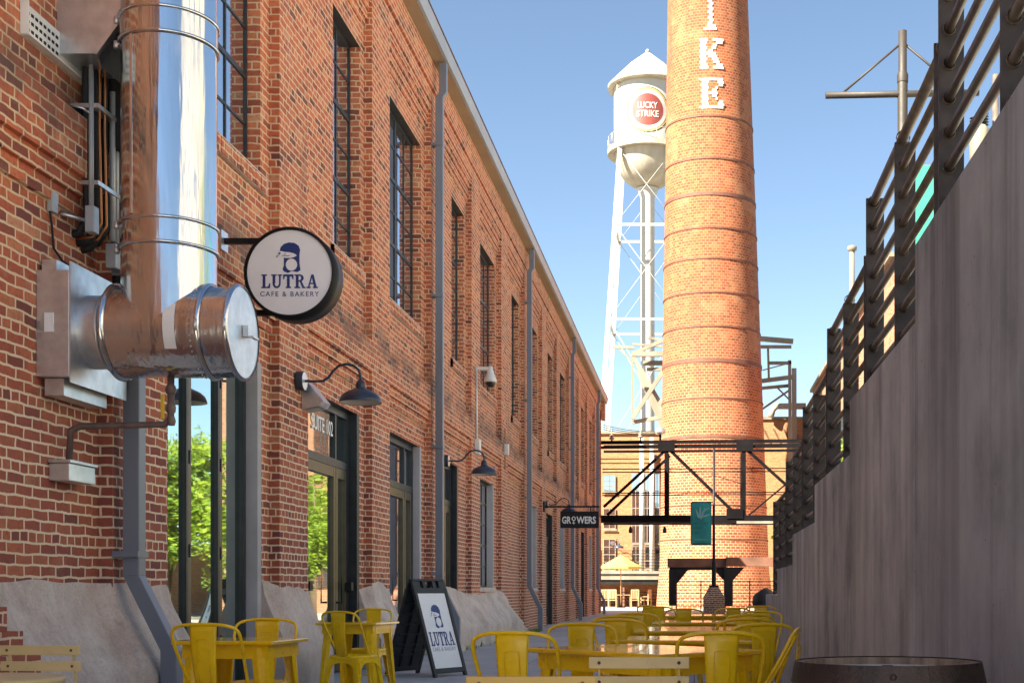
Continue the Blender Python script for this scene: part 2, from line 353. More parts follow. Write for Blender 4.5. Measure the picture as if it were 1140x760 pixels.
def barrel_mats():
    m, nt, b = nodes('weathered_oak_staves')
    tc = N(nt, 'ShaderNodeTexCoord'); mp = N(nt, 'ShaderNodeMapping'); mp.inputs['Scale'].default_value = (14, 14, 1.2); L(nt, tc.outputs['Object'], mp.inputs[0])
    c = ramp(nt, [(.3, (.11, .07, .045)), (.7, (.30, .23, .17))], noise(nt, mp.outputs[0], 2.2, 6)).outputs[0]
    L(nt, c, b.inputs['Base Color']); b.inputs['Roughness'].default_value = .8; bump(nt, b, noise(nt, mp.outputs[0], 6, 5), .4, .01)
    M['stave'] = m
    m, nt, b = nodes('grey_barrel_head')
    tc = N(nt, 'ShaderNodeTexCoord'); mp = N(nt, 'ShaderNodeMapping'); mp.inputs['Scale'].default_value = (2, 26, 1); L(nt, tc.outputs['Object'], mp.inputs[0])
    c = ramp(nt, [(.3, (.26, .25, .28)), (.7, (.60, .58, .60))], noise(nt, mp.outputs[0], 2.2, 6)).outputs[0]
    L(nt, c, b.inputs['Base Color']); b.inputs['Roughness'].default_value = .6; bump(nt, b, noise(nt, mp.outputs[0], 6, 5), .5, .01)
    M['head'] = m
barrel_mats()
M['hoop'] = simple('rusty_dark_hoop', (.022, .013, .012), .55, metal=.3, var=.4, scale=14, bumpy=.3)

# ------------------------------------------------------------------ mesh helpers
ORG = {}
class MB:
    def __init__(s): s.v = []; s.f = []; s.sm = []; s.uv = []
    def add(s, vs, fs, smooth=False, uvs=None):
        o = len(s.v); s.v += [Vector(p) for p in vs]
        for i, f in enumerate(fs):
            s.f.append([o + k for k in f]); s.sm.append(smooth); s.uv.append(uvs[i] if uvs else None)
        return s
    def box(s, x0, x1, y0, y1, z0, z1):
        vs = [(x, y, z) for z in (z0, z1) for y in (y0, y1) for x in (x0, x1)]
        return s.add(vs, [(0, 2, 3, 1), (4, 5, 7, 6), (0, 1, 5, 4), (2, 6, 7, 3), (0, 4, 6, 2), (1, 3, 7, 5)])
    def beam(s, a, b, w, h=None, up=(0, 0, 1)):
        a = Vector(a); b = Vector(b); h = h or w
        d = (b - a).normalized(); u = Vector(up)
        if abs(d.dot(u)) > .98: u = Vector((0, 1, 0))
        r = d.cross(u).normalized(); u = r.cross(d).normalized()
        vs = []
        for p in (a, b):
            for i, j in ((-1, -1), (1, -1), (1, 1), (-1, 1)): vs.append(p + r * i * w / 2 + u * j * h / 2)
        return s.add(vs, [(3, 2, 1, 0), (4, 5, 6, 7), (0, 1, 5, 4), (1, 2, 6, 5), (2, 3, 7, 6), (3, 0, 4, 7)])
    def tube(s, pts, r, n=10, cap=True):
        pts = [Vector(p) for p in pts]; rs = r if isinstance(r, (list, tuple)) else [r] * len(pts)
        vs = []; ref = None
        for i, p in enumerate(pts):
            if i == 0: d = pts[1] - p
            elif i == len(pts) - 1: d = p - pts[i - 1]
            else: d = (pts[i + 1] - p).normalized() + (p - pts[i - 1]).normalized()
            d.normalize()
            if ref is None:
                ref = Vector((0, 0, 1)) if abs(d.z) < .9 else Vector((1, 0, 0))
            a = d.cross(ref).normalized(); b = a.cross(d).normalized(); ref = b
            for k in range(n):
                t = 2 * math.pi * k / n; vs.append(p + (a * math.cos(t) + b * math.sin(t)) * rs[i])
        fs = []
        for i in range(len(pts) - 1):
            for k in range(n): fs.append((i * n + k, i * n + (k + 1) % n, (i + 1) * n + (k + 1) % n, (i + 1) * n + k))
        s.add(vs, fs, True)
        if cap:
            o = len(s.v) - len(vs)
            s.f.append([o + k for k in range(n)][::-1]); s.sm.append(False); s.uv.append(None)
            s.f.append([o + (len(pts) - 1) * n + k for k in range(n)]); s.sm.append(False); s.uv.append(None)
        return s
    def lathe(s, prof, c=(0, 0, 0), n=32, axis='Z', smooth=True, uvscale=None, cx=None):
        """prof: list of (r, h) along the axis"""
        vs = []; c = Vector(c)
        for (r, h) in prof:
            ox = cx(h) if cx else 0
            for k in range(n):
                t = 2 * math.pi * k / n; a, b = r * math.cos(t), r * math.sin(t)
                if axis == 'Z': vs.append(c + Vector((a + ox, b, h)))
                elif axis == 'X': vs.append(c + Vector((h, a, b)))
                else: vs.append(c + Vector((a, h, b)))
        fs = []; uvs = []
        for i in range(len(prof) - 1):
            for k in range(n):
                fs.append((i * n + k, i * n + (k + 1) % n, (i + 1) * n + (k + 1) % n, (i + 1) * n + k))
                if uvscale:
                    u0, u1 = k / n * uvscale, (k + 1) / n * uvscale
                    uvs.append([(u0, prof[i][1]), (u1, prof[i][1]), (u1, prof[i + 1][1]), (u0, prof[i + 1][1])])
        return s.add(vs, fs, smooth, uvs if uvscale else None)
    def disc(s, c, r, n=32, axis='Y'):
        c = Vector(c); vs = []
        for k in range(n):
            t = 2 * math.pi * k / n; a, b = r * math.cos(t), r * math.sin(t)
            vs.append(c + (Vector((a, b, 0)) if axis == 'Z' else Vector((0, a, b)) if axis == 'X' else Vector((a, 0, b))))
        return s.add(vs, [tuple(range(n))])
    def prism(s, poly, fn, t0, t1):
        """poly: 2D outline; fn(u,v,t) -> 3D"""
        n = len(poly)
        vs = [fn(u, v, t0) for u, v in poly] + [fn(u, v, t1) for u, v in poly]
        return s.add(vs, [tuple(range(n))[::-1], tuple(range(n, 2 * n))] + [(k, (k + 1) % n, n + (k + 1) % n, n + k) for k in range(n)])
    def build(s, name, mat, parent=None, bevel=0, world=True):
        me = bpy.data.meshes.new(name)
        o0 = ORG.get(parent.name, Vector()) if (parent and world) else Vector()
        me.from_pydata([tuple(v - o0) for v in s.v], [], s.f)
        me.polygons.foreach_set('use_smooth', s.sm)
        if any(u is not None for u in s.uv):
            ul = me.uv_layers.new(name='UVMap'); li = 0
            for f, u in zip(s.f, s.uv):
                for k in range(len(f)):
                    if u: ul.data[li].uv = u[k]
                    li += 1
        me.validate(); me.update()
        me.materials.append(M[mat] if isinstance(mat, str) else mat)
        o = bpy.data.objects.new(name, me); COL.objects.link(o)
        if parent:
            o.parent = parent; ORG[o.name] = o0
        if bevel:
            bm = o.modifiers.new('bevel', 'BEVEL'); bm.width = bevel; bm.segments = 2; bm.limit_method = 'ANGLE'; bm.angle_limit = R(40)
        return o
def build_parts(m, name, mat, parent):
    par = list(range(len(m.v)))
    def find(a):
        while par[a] != a: par[a] = par[par[a]]; a = par[a]
        return a
    for f in m.f:
        for k in f[1:]: par[find(k)] = find(f[0])
    gr = {}
    for i, f in enumerate(m.f): gr.setdefault(find(f[0]), []).append(i)
    for fi in gr.values():
        n = MB(); mp = {}
        for i in fi:
            idx = []
            for k in m.f[i]:
                if k not in mp: mp[k] = len(n.v); n.v.append(m.v[k])
                idx.append(mp[k])
            n.f.append(idx); n.sm.append(m.sm[i]); n.uv.append(None)
        n.build(name, mat, parent)
def thing(name, label, cat, loc=(0, 0, 0), group=None, rz=0):
    o = bpy.data.objects.new(name, None); COL.objects.link(o); o.empty_display_size = .2
    o.location = loc; o.rotation_euler = (0, 0, rz); ORG[o.name] = Vector(loc)
    o['label'] = label; o['category'] = cat
    if group: o['group'] = group
    return o
def tag(o, label, cat, group=None):
    o['label'] = label; o['category'] = cat
    if group: o['group'] = group
    return o
def struct(o): o['kind'] = 'structure'; return o
def dup(root, loc, rz=0, label=None, group=None, sc_=None):
    r = root.copy(); COL.objects.link(r); r.location = loc; r.rotation_euler = (0, 0, rz)
    if label: r['label'] = label
    if group: r['group'] = group
    if sc_: r.scale = sc_
    for ch in list(root.children):
        c = ch.copy(); COL.objects.link(c); c.parent = r
        for g in ch.children:
            d = g.copy(); COL.objects.link(d); d.parent = c
    return r
def text_mesh(mb, body, width, height, fn, depth=.004, weight=0.0, space=1.0):
    """the built-in vector font turned into faces, fitted to width x height, mapped by fn(u,v,t)"""
    cu = bpy.data.curves.new('txt', 'FONT'); cu.body = body; cu.size = 1; cu.offset = weight; cu.extrude = .5; cu.space_character = space
    cu.resolution_u = 3
    ob = bpy.data.objects.new('txt', cu); COL.objects.link(ob)
    dg = bpy.context.evaluated_depsgraph_get(); me = bpy.data.meshes.new_from_object(ob.evaluated_get(dg))
    vs = [v.co.copy() for v in me.vertices]; fs = [tuple(p.vertices) for p in me.polygons]
    bpy.data.objects.remove(ob); bpy.data.curves.remove(cu); bpy.data.meshes.remove(me)
    x0, x1 = min(v.x for v in vs), max(v.x for v in vs); y0, y1 = min(v.y for v in vs), max(v.y for v in vs)
    mb.add([fn((v.x - x0) / (x1 - x0) * width - width / 2, (v.y - y0) / (y1 - y0) * height - height / 2, (v.z + .5) * depth) for v in vs], fs)
    return mb

# ------------------------------------------------------------------ ground
g = MB(); g.add([(-600, -300, -.03), (600, -300, -.03), (600, 1500, -.03), (-600, 1500, -.03)], [(0, 1, 2, 3)])
struct(g.build('ground', 'earth'))
g = MB(); g.add([(-5.0, .4, 0), (1.02, .4, 0), (1.02, 61, 0), (-5.0, 61, 0)], [(0, 1, 2, 3)])
struct(g.build('pavement', 'lane'))
g = MB(); g.add([(-24, 61, -.004), (1.02, 61, -.004), (8, 61, -.004), (8, 96, -.004), (-24, 96, -.004)], [(0, 1, 2, 3, 4)])
g.add([(1.36, .4, -.004), (40, .4, -.004), (40, 46, -.004), (8, 46, -.004), (8, 61, -.004), (1.36, 61, -.004)], [(0, 1, 2, 3, 4, 5)])  # unseen stretch, widened so sunlit paving bounces light onto the facade
struct(g.build('plaza', 'plaza'))
g = MB(); g.add([(.3, 46, .01), (1.36, 46, .01), (2.4, 49, .01), (3.5, 58, .01), (.0, 58, .01)], [(0, 1, 2, 3, 4)])
struct(g.build('lawn', 'grass'))

g = MB(); g.add([(-60, -43, .004), (60, -43, .004), (60, .4, .004), (-60, .4, .004)], [(0, 1, 2, 3)])
struct(g.build('street', 'pale_paving'))  # unseen pale sheet added to bounce sun onto camera-facing surfaces
g = MB()
for a_, b_, h_ in ((0.45, 3.4, 2.9), (3.4, 5.84, 2.57), (5.84, 8.28, 2.22), (8.28, 10.7, 1.88), (10.7, 13.1, 1.57), (13.1, 15.5, 1.26), (15.5, 18.0, .95)):
    g.box(1.345, 16, a_, b_ - .003, 0, h_)
struct(g.build('upper_walk', 'pale_paving'))  # unseen raised ground, kept pale to bounce sun up onto the facade
# ------------------------------------------------------------------ left brick warehouse
XP, XB, XR = -4.35, -4.46, -5.05
P = 3.87; Y0 = 9.6
KS = list(range(-3, 13))
YS, YE = Y0 - 3 * P, Y0 + 13 * P
bw = thing('brick_warehouse', 'long red brick warehouse with pilasters, tall dark windows and grey downspouts filling the left side', 'building', (XP, YS, 0))
cuts_y = {YS, YE}; holes = []     # holes: y0,y1,z0,z1
ground_kind = {-3: 'door', -2: 'window', -1: 'blank', 0: 'glazing', 1: 'door', 2: 'door', 3: 'door', 4: 'window', 5: 'blank', 6: 'window', 7: 'door', 8: 'window', 9: 'window', 10: 'door', 11: 'window', 12: 'window'}
wins = []
for k in KS:
    y = Y0 + k * P
    cuts_y |= {y, y + 1.0}
    if k == -1: u = None
    elif k % 2 == 0: u = (y + 1.2, y + 3.6)
    else: u = (y + 2.38, y + 3.68)
    if u: holes.append((u[0], u[1], 5.32, 8.3)); wins.append(('upper', k, u[0], u[1], 5.32, 8.3)); cuts_y |= set(u)
    gk = ground_kind[k]
    if gk != 'blank':
        z0 = 1.12 if gk == 'window' else 0.0
        if gk == 'window': u = (y + 1.3, y + 3.4)
        elif k == 3: u = (y + 1.3, y + 3.0)
        else: u = (y + 1.28, y + 3.6)
        holes.append((u[0], u[1], z0, 3.38)); wins.append((gk, k, u[0], u[1], z0, 3.38)); cuts_y |= set(u)
ys = sorted(cuts_y); zs = [0, 1.12, 3.38, 3.74, 3.87, 4.0, 4.42, 5.32, 8.3, 8.62, 8.74, 8.86, 8.98, 9.10, 9.33, 9.77]
def depth(yc, zc):
    for h in holes:
        if h[0] < yc < h[1] and h[2] < zc < h[3]: return None
    if zc > 9.33: return XP + .035
    if (yc - Y0) % P < 1.0: return XP
    if zc < 3.74: return XB
    if zc < 3.87: return XB + .035
    if zc < 4.0: return XB + .07
    if zc < 4.42: return XP
    if zc < 8.62: return XB
    if zc < 8.74: return XB + .022
    if zc < 8.86: return XB + .046
    if zc < 8.98: return XB + .07
    if zc < 9.10: return XB + .092
    return XP
D = [[depth((ys[i] + ys[i + 1]) / 2, (zs[j] + zs[j + 1]) / 2) for j in range(len(zs) - 1)] for i in range(len(ys) - 1)]
wm = MB()
def q(a, b, c, d): wm.add([a, b, c, d], [(0, 1, 2, 3)])
for i in range(len(ys) - 1):
    for j in range(len(zs) - 1):
        d = D[i][j]; a, b, c, e = ys[i], ys[i + 1], zs[j], zs[j + 1]
        if d is not None: q((d, a, c), (d, b, c), (d, b, e), (d, a, e))
        dd = XR if d is None else d
        if i + 1 < len(ys) - 1:
            o = D[i + 1][j]; oo = XR if o is None else o
            if abs(oo - dd) > 1e-6:
                q((dd, b, c), (oo, b, c), (oo, b, e), (dd, b, e)) if oo > dd else q((oo, b, c), (dd, b, c), (dd, b, e), (oo, b, e))
        if j + 1 < len(zs) - 1:
            o = D[i][j + 1]; oo = XR if o is None else o
            if abs(oo - dd) > 1e-6: q((dd, a, e), (dd, b, e), (oo, b, e), (oo, a, e))
# end wall and back
q((XP, YE, 0), (-30, YE, 0), (-30, YE, 9.77), (XP, YE, 9.77)); q((XP, YS, 0), (-30, YS, 0), (-30, YS, 9.77), (XP, YS, 9.77))
q((-30, YS, 0), (-30, YE, 0), (-30, YE, 9.77), (-30, YS, 9.77))
# narrow raised strip pieces over the far corner, like the corbelled kneeler at the eaves
wm.box(XP + .035, XP + .2, YE - .5, YE - .002, 8.95, 9.76)
wall = wm.build('wall', 'brick', bw)
MB().box(-30.2, -4.12, YS - .2, YE + .25, 9.975, 10.06).build('roof', 'roofing', bw)
MB().box(XP + .03, -4.125, YS - .15, YE + .2, 9.775, 9.86).build('soffit', 'soffit', bw)
gm = MB(); gm.prism([(-4.12, 9.78), (-4.075, 9.79), (-4.05, 9.90), (-4.035, 9.97), (-4.045, 9.99), (-4.12, 9.972)], lambda u, v, t: (u, t, v), YS - .2, YE + .25)
gm.build('gutter', 'gutter', bw)
gm = MB(); gm.tube([(-4.035, YS - .2, 9.995), (-4.035, YE + .25, 9.995)], .013, 8); gm.build('gutter_bead', 'rust', bw)

XG = -4.60      # plane of the window glass
def window(k, y0, y1, z0, z1, cols, rows, frame='frame'):
    m = MB(); fw = .045
    m.box(XG - .05, XG + .008, y0 + .004, y0 + fw, z0 + .004, z1 - .004); m.box(XG - .05, XG + .008, y1 - fw, y1 - .004, z0 + .004, z1 - .004)
    m.box(XG - .05, XG + .007, y0 + fw, y1 - fw, z0 + .004, z0 + fw); m.box(XG - .05, XG + .007, y0 + fw, y1 - fw, z1 - fw, z1 - .004)
    for i in range(1, cols):
        y = y0 + (y1 - y0) * i / cols; t = .03 if (cols == 4 and i == 2) else .013
        m.box(XG - .03, XG + .002 + t * .2, y - t, y + t, z0 + fw, z1 - fw)
    for j in range(1, rows):
        z = z0 + (z1 - z0) * j / rows; t = .026 if j in (2, 4) and rows > 4 else .012
        m.box(XG - .03, XG + .001 + t * .2, y0 + fw, y1 - fw, z - t, z + t)
    w = m.build('window', frame, bw)
    MB().box(XG - .02, XG - .008, y0 + .02, y1 - .02, z0 + .02, z1 - .02).build('glass', 'glass_win', w)
    return w
for kind, k, y0, y1, z0, z1 in wins:
    MB().box(XR + .01, XB - .006, y0 + .003, y1 - .003, z1 - .0035, z1 - .0005).build('dark_head_plate', 'frame', bw)  # thin dark plate under the head of each opening
    if kind == 'upper':
        window(k, y0, y1, z0, z1, 4 if k % 2 == 0 else 2, 6)
        s = MB()
        n = int((y1 - y0 + .2) / .085)
        for i in range(n):
            a = y0 - .1 + i * .085; j = random.uniform(-.004, .004)
            s.add([(XB - .02, a, 5.14), (XB + .055 + j, a, 5.13), (XB + .055 + j, a, 5.28), (XB - .02, a, 5.315),
                   (XB - .02, a + .072, 5.14), (XB + .055 + j, a + .072, 5.13), (XB + .055 + j, a + .072, 5.28), (XB - .02, a + .072, 5.315)],
                  [(0, 1, 2, 3), (7, 6, 5, 4), (1, 5, 6, 2), (3, 2, 6, 7), (0, 4, 5, 1)])
        s.build('sill', 'brick', bw)
        MB().box(XB - .25, XB + .046, y0 - .1, y1 + .1, 5.125, 5.302).build('sill_bed', 'parge', bw)
    elif kind == 'window':
        window(k, y0, y1, z0, z1, 3, 5)
        MB().box(XB - .13, XB + .01, y1 - .11, y1 - .002, z0, z1 - .003).build('jamb', 'jamb', bw)
        MB().box(XB - .25, XB + .05, y0 - .08, y1 + .08, z0 - .09, z0 - .003).build('sill', 'parge', bw)
    elif kind == 'glazing':
        MB().box(XB - .15, XB + .012, y1 - .12, y1 - .003, 0, z1 - .003).build('jamb', 'jamb', bw)
        m = MB(); ya, yb = y0 + .004, y1 - .125
        for (a, b) in ((ya, ya + .06), (yb - .07, yb)): m.box(XG - .06, XG + .035, a, b, 0, z1 - .004)
        m.box(XG - .06, XG + .033, ya + .06, yb - .07, z1 - .1, z1 - .004); m.box(XG - .06, XG + .033, ya + .06, yb - .07, 0.003, .12)
        fr = m.build('glazed_screen', 'frame', bw)
        for t in (.33, .68):
            y = ya + (yb - ya) * t
            m = MB(); m.box(XG - .05, XG + .028, y - .045, y, .12, z1 - .1); m.build('leaf_stile', 'frame', fr)
            m = MB(); m.box(XG - .05, XG + .024, y + .002, y + .075, .12, z1 - .1); m.build('leaf_stile', 'bronze', fr)
            hm = MB()
            for hz in (.5, 1.35, 2.2, 3.0): hm.box(XG + .0242, XG + .036, y + .015, y + .045, hz, hz + .12)
            build_parts(hm, 'hinge', 'frame', fr)
        MB().box(XG - .02, XG - .008, ya, yb, .05, z1 - .05).build('glass', 'glass_door', fr)
    elif kind == 'door':
        MB().box(XB - .15, XB + (.008), y1 - .12, y1 - .003, 0, z1 - .003).build('jamb', 'jamb' if k == 2 else 'frame', bw)
        ya, yb = y0 + .004, y1 - .125; tz = 2.62
        m = MB()
        m.box(XG - .06, XG + .04, ya, ya + .07, 0, z1 - .004); m.box(XG - .06, XG + .04, yb - .07, yb, 0, z1 - .004)
        m.box(XG - .06, XG + .038, ya + .07, yb - .07, z1 - .09, z1 - .004); m.box(XG - .06, XG + .038, ya + .07, yb - .07, tz, tz + .1)
        m.box(XG - .05, XG + .03, yb - .60, yb - .54, tz + .1, z1 - .09)
        door = m.build('door', 'frame', bw)
        m = MB(); yc = yb - .58
        for a, b in ((ya + .075, yc - .01), (yc + .01, yb - .075)):
            m.box(XG - .03, XG + .032, a, a + .09, .02, tz - .004); m.box(XG - .03, XG + .032, b - .09, b, .02, tz - .004)
            m.box(XG - .03, XG + .03, a + .09, b - .09, tz - .13, tz - .004); m.box(XG - .03, XG + .03, a + .09, b - .09, .02, .24)
        m.build('door_leaf', 'bronze', door)
        MB().box(XG - .02, XG - .008, ya + .02, yb - .02, .05, z1 - .03).build('glass', 'glass_door' if k == 1 else 'glass_win', door)
        h = MB(); h.tube([(XG + .05, yc - .06, .9), (XG + .12, yc - .06, .9), (XG + .12, yc - .06, 1.35), (XG + .05, yc - .06, 1.35)], .014, 8)
        h.build('handle', 'steel_black', door)
        if k == 1:
            t = MB(); text_mesh(t, 'SUITE 102', .90, .185, lambda u, v, tt: (XG + .001 + tt, 15.885 + u, 3.095 + v), .003, .012, 1.02)
            t.build('suite_number', 'white_vinyl', door)
            h = MB(); h.box(XG + .05, XG + .16, ya + .09, ya + .2, 1.05, 1.16).box(XG + .05, XG + .13, yb - .2, yb - .1, 1.05, 1.16); build_parts(h, 'lock_box', 'steel_black', door)
MB().box(XR - .3, XR + .002, YS + .1, YE - .1, 0.01, 9.6).build('inner_wall', 'interior', bw)

# battered cement render at the foot of the wall
def flare(name, ya, yb, zt_fn, out_fn, n):
    m = MB(); K = 16; rows = []
    for i in range(n + 1):
        t = i / n; y = ya + (yb - ya) * t
        rel = (y - Y0) % P; xw = XP if rel < 1.0 else XB
        if 1.0 <= rel < 1.12: xw = XP + (XB - XP) * (rel - 1) / .12
        if rel > P - .12: xw = XP + (XB - XP) * (P - rel) / .12
        zt = zt_fn(y); out = out_fn(y); r = []
        for j in range(K + 1):
            u = j / K; z = zt * (1 - u)
            if u < .12: x = xw + .03 * (u / .12) ** .6
            else:
                w = min(1, (u - .12) / .5); x = xw + .03 + out * (w ** 1.15 if w < 1 else 1) + (.03 * (u - .62) if u > .62 else 0)
            dn = math.sin(y * 5.1 + z * 3.0) * .006 + math.sin(y * 13.7 - z * 7) * .003 + random.uniform(-.0015, .0015)
            r.append((x + (dn * min(1, u * 5)), y, z + .004))
        rows.append(r)
    vs = [p for r in rows for p in r]; fs = []
    for i in range(n):
        for j in range(K): a = i * (K + 1) + j; fs.append((a, a + 1, a + K + 2, a + K + 1))
    m.add(vs, fs, True)
    for r in (rows[0], rows[-1]):
        m.add(r + [(XB - .1, r[-1][1], 0.004), (XB - .1, r[0][1], r[0][2])], [tuple(range(len(r) + 2))])
    o = m.build('render_skirt', 'parge', bw)
    return o
def rnd(y, f=1.0): return math.sin(y * 2.3 * f) * .5 + math.sin(y * 5.9 * f + 1) * .3 + math.sin(y * 11 * f) * .2
flare('p', 8.02, 10.86, lambda y: 1.10 + .025 * rnd(y), lambda y: .30, 60)
flare('p', 13.22, 14.72, lambda y: 1.10 + .07 * rnd(y, 1.3), lambda y: .26, 40)
flare('p', 17.1, 18.6, lambda y: 1.02 + .14 * math.exp(-((y - 17.7) / .45) ** 2) + .03 * rnd(y, .8) , lambda y: .26, 60)
flare('p', 20.96, 32.0, lambda y: 1.04 + .07 * math.sin(y * .9) + .02 * rnd(y, .5) - max(0, y - 28.5) ** 1.3 * .17, lambda y: .34, 240)
m = MB(); m.box(XB + .005, -4.08, 6.4, 8.02, 0, .66).box(XB + .005, -4.17, 6.4, 7.98, .66, .80).box(XB + .005, -4.26, 6.4, 7.96, .80, .95)
m.build('brick_footing', 'brick', bw)

# downspouts
def downspout(y):
    m = MB(); w = .062; x = -4.22
    m.box(x - w, x + w, y - w, y + w, 1.16, 9.2)
    prof = [(1.16, 0), (.60, .28), (0.02, .28)]
    rings = []
    for z, ox in [(1.162, 0), (.60, .28), (.02, .28)]:
        rings.append([(x + ox - w, y - w, z), (x + ox + w, y - w, z), (x + ox + w, y + w, z), (x + ox - w, y + w, z)])
    rings2 = [(x + .06 - w, 9.6), (x + .06 - w, 9.78)]
    vs = [p for r in rings for p in r]; fs = []
    for i in range(2):
        for k in range(4): fs.append((i * 4 + k, i * 4 + (k + 1) % 4, i * 4 + 4 + (k + 1) % 4, i * 4 + 4 + k))
    m.add(vs, fs + [(8, 9, 10, 11)])
    v2 = []
    for z, ox in ((9.2, 0), (9.28, .06), (9.77, .06)):
        v2 += [(x + ox - w, y - w, z), (x + ox + w, y - w, z), (x + ox + w, y + w, z), (x + ox - w, y + w, z)]
    m.add(v2, fs)
    d = m.build('downspout', 'downspout', bw, .008)
    c = MB()
    for z in (1.3, 3.4, 5.9, 8.4): c.box(XP + .002, x + w + .006, y - w - .03, y + w + .03, z, z + .045)
    build_parts(c, 'strap', 'downspout', d)
for k in (-3, 0, 3, 6, 9, 12): downspout(Y0 + k * P + .08)

# ------------------------------------------------------------------ right concrete wall with stepped top and railing
J = [-12.0, 0.9, 3.4, 5.84, 8.28, 10.7, 13.1, 15.5, 18.0]
T = [3.3, 2.95, 2.62, 2.27, 1.93, 1.62, 1.31, 1.0]
rw = thing('stepped_concrete_wall', 'tall streaky dark concrete wall stepping down along the right side', 'wall', (1.0, 0, 0))
for i in range(8):
    a, b, h = J[i], J[i + 1], T[i]
    m = MB(); m.box(1.0, 1.34, a + .009, b - .009, 0, h)
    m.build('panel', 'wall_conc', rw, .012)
    m = MB(); m.box(1.012, 1.33, b - .0085, b + .0085, 0, min(h, T[min(i + 1, 7)]) - .01); m.build('joint', 'interior', rw)
rl = thing('pipe_railing', 'dark bronze railing of flat posts and round rails stepping down on the concrete wall', 'railing', (1.1, 0, 1.0))
XA = 1.10
for i in range(1, 8):
    a, b, h = J[i], J[i + 1], T[i]
    n = 3
    top = h + 1.26
    ypos = [a + .06, (a + b) / 2, b - .05]
    for y in ypos:
        m = MB(); m.box(XA, XA + .115, y - .009, y + .009, h + .002, top + (.03 if y != ypos[1] else -.02))
        m.build('post', 'post', rl, .003)
    for r in range(8):
        z = top - r * .155; rad = .028 if r == 0 else .021
        if z < h + .1: break
        m = MB(); m.tube([(XA + .045, a + .02, z), (XA + .045, b - .02, z)], rad, 12)
        for y in ypos: m.lathe([(rad * 1.3, -.016), (rad * 1.45, -.008), (rad * 1.25, .012)], (XA + .045, y - .012, z), 12, 'Y')
        m.build('rail', 'rail', rl)
    m = MB(); m.tube([(XA + .03, a, h + .03), (XA + .03, b, h + .03)], .02, 8); m.build('bottom_rail', 'post', rl)

# ------------------------------------------------------------------ buildings beyond
mb = thing('mill_building', 'sunlit orange brick mill at the end of the lane behind the steel bridge', 'building', (-8, 88, 0))
m = MB(); m.box(-24, 3.0, 88, 100, 0, 11.75); m.box(3.0, 7.95, 87, 100, 0, 12.6); m.box(-24.1, 2.99, 87.88, 88.0, 11.2, 11.55)
for i, (a, b) in enumerate(((10.1, 10.2), (9.8, 9.88))): m.box(-24, 2.98, 87.93, 88, a, b)
m.build('wall', 'mill', mb)
m = MB(); m.box(-24.15, 3.05, 87.8, 100.1, 11.76, 11.95); m.box(2.95, 8.05, 86.85, 100, 12.61, 12.8); m.build('parapet_cap', 'pale_steel', mb)
def far_window(px0, px1, py0, py1, d=87.94, rows=3, cols=2):
    a, b = at(px0, py1, d), at(px1, py0, d)
    m = MB(); m.box(a.x, b.x, d - .02, d, a.z, b.z)
    w = m.build('window', 'glass_win', mb)
    m = MB(); t = .05
    for i in range(cols + 1):
        x = a.x + (b.x - a.x) * i / cols; m.box(x - t / 2, x + t / 2, d - .07, d - .022, a.z, b.z)
    for j in range(rows + 1):
        z = a.z + (b.z - a.z) * j / rows; m.box(a.x, b.x, d - .065, d - .024, z - t / 2, z + t / 2)
    m.box(a.x - .1, b.x + .1, d - .12, d - .071, a.z - .14, a.z - .03)
    m.build('muntins', 'pale_steel', w)
for a in ((672, 685, 529, 547), (672, 685, 566, 588), (672, 685, 600, 634), (703.5, 712, 527, 604), (717, 724, 527, 604), (729, 734, 527, 604), (650, 662, 529, 547), (704, 712, 608, 634), (718, 735, 608, 632)):
    far_window(*a, rows=4 if a[3] - a[2] > 30 else 3)
for px in (714.5, 725.8):
    p = at(px, 640, 87); MB().tube([(p.x, 87, 1.5), (p.x, 87, 11.4)], .17, 14).build('stand_pipe', 'white_paint', mb)
m = MB()
for i in range(7):
    x = 3.3 + i * .68; m.beam((x, 86.92, 12.0), (x + .5, 86.92, 11.0), .1, .04, (0, 1, 0))
build_parts(m, 'painted_shadow_bar', 'rust', mb)  # bars stand in for diagonal shadow lines on the mill wall
sb = thing('side_brick_building', 'red brick building running along the right beyond the concrete wall and railing', 'building', (8, 60, 0))
m = MB(); m.box(8, 9.8, 51.5, 86.8, 0, 14.4)
for i in range(7): m.box(7.88, 7.999, 52.0 + i * 4.8, 53.0 + i * 4.8, 0, 13.6)
m.build('wall', 'rbrick', sb)
MB().box(7.8, 9.9, 51.4, 86.82, 14.41, 14.6).build('coping', 'pale_steel', sb)
for i in range(7):
    y = 53.4 + i * 4.8
    for z0, z1 in ((1.2, 4.5), (6.5, 10.5)):
        w = MB().box(7.97, 7.995, y, y + 2.4, z0, z1).build('window', 'glass_win', sb)
        m = MB()
        for j in range(4): m.box(7.93, 7.968, y + j * .8 - .03 if j else y, y + j * .8 + .03, z0, z1)
        for j in range(5): z = z0 + (z1 - z0) * j / 4; m.box(7.935, 7.965, y, y + 2.4, z - .03, z + .03)
        m.build('muntins', 'frame', w)
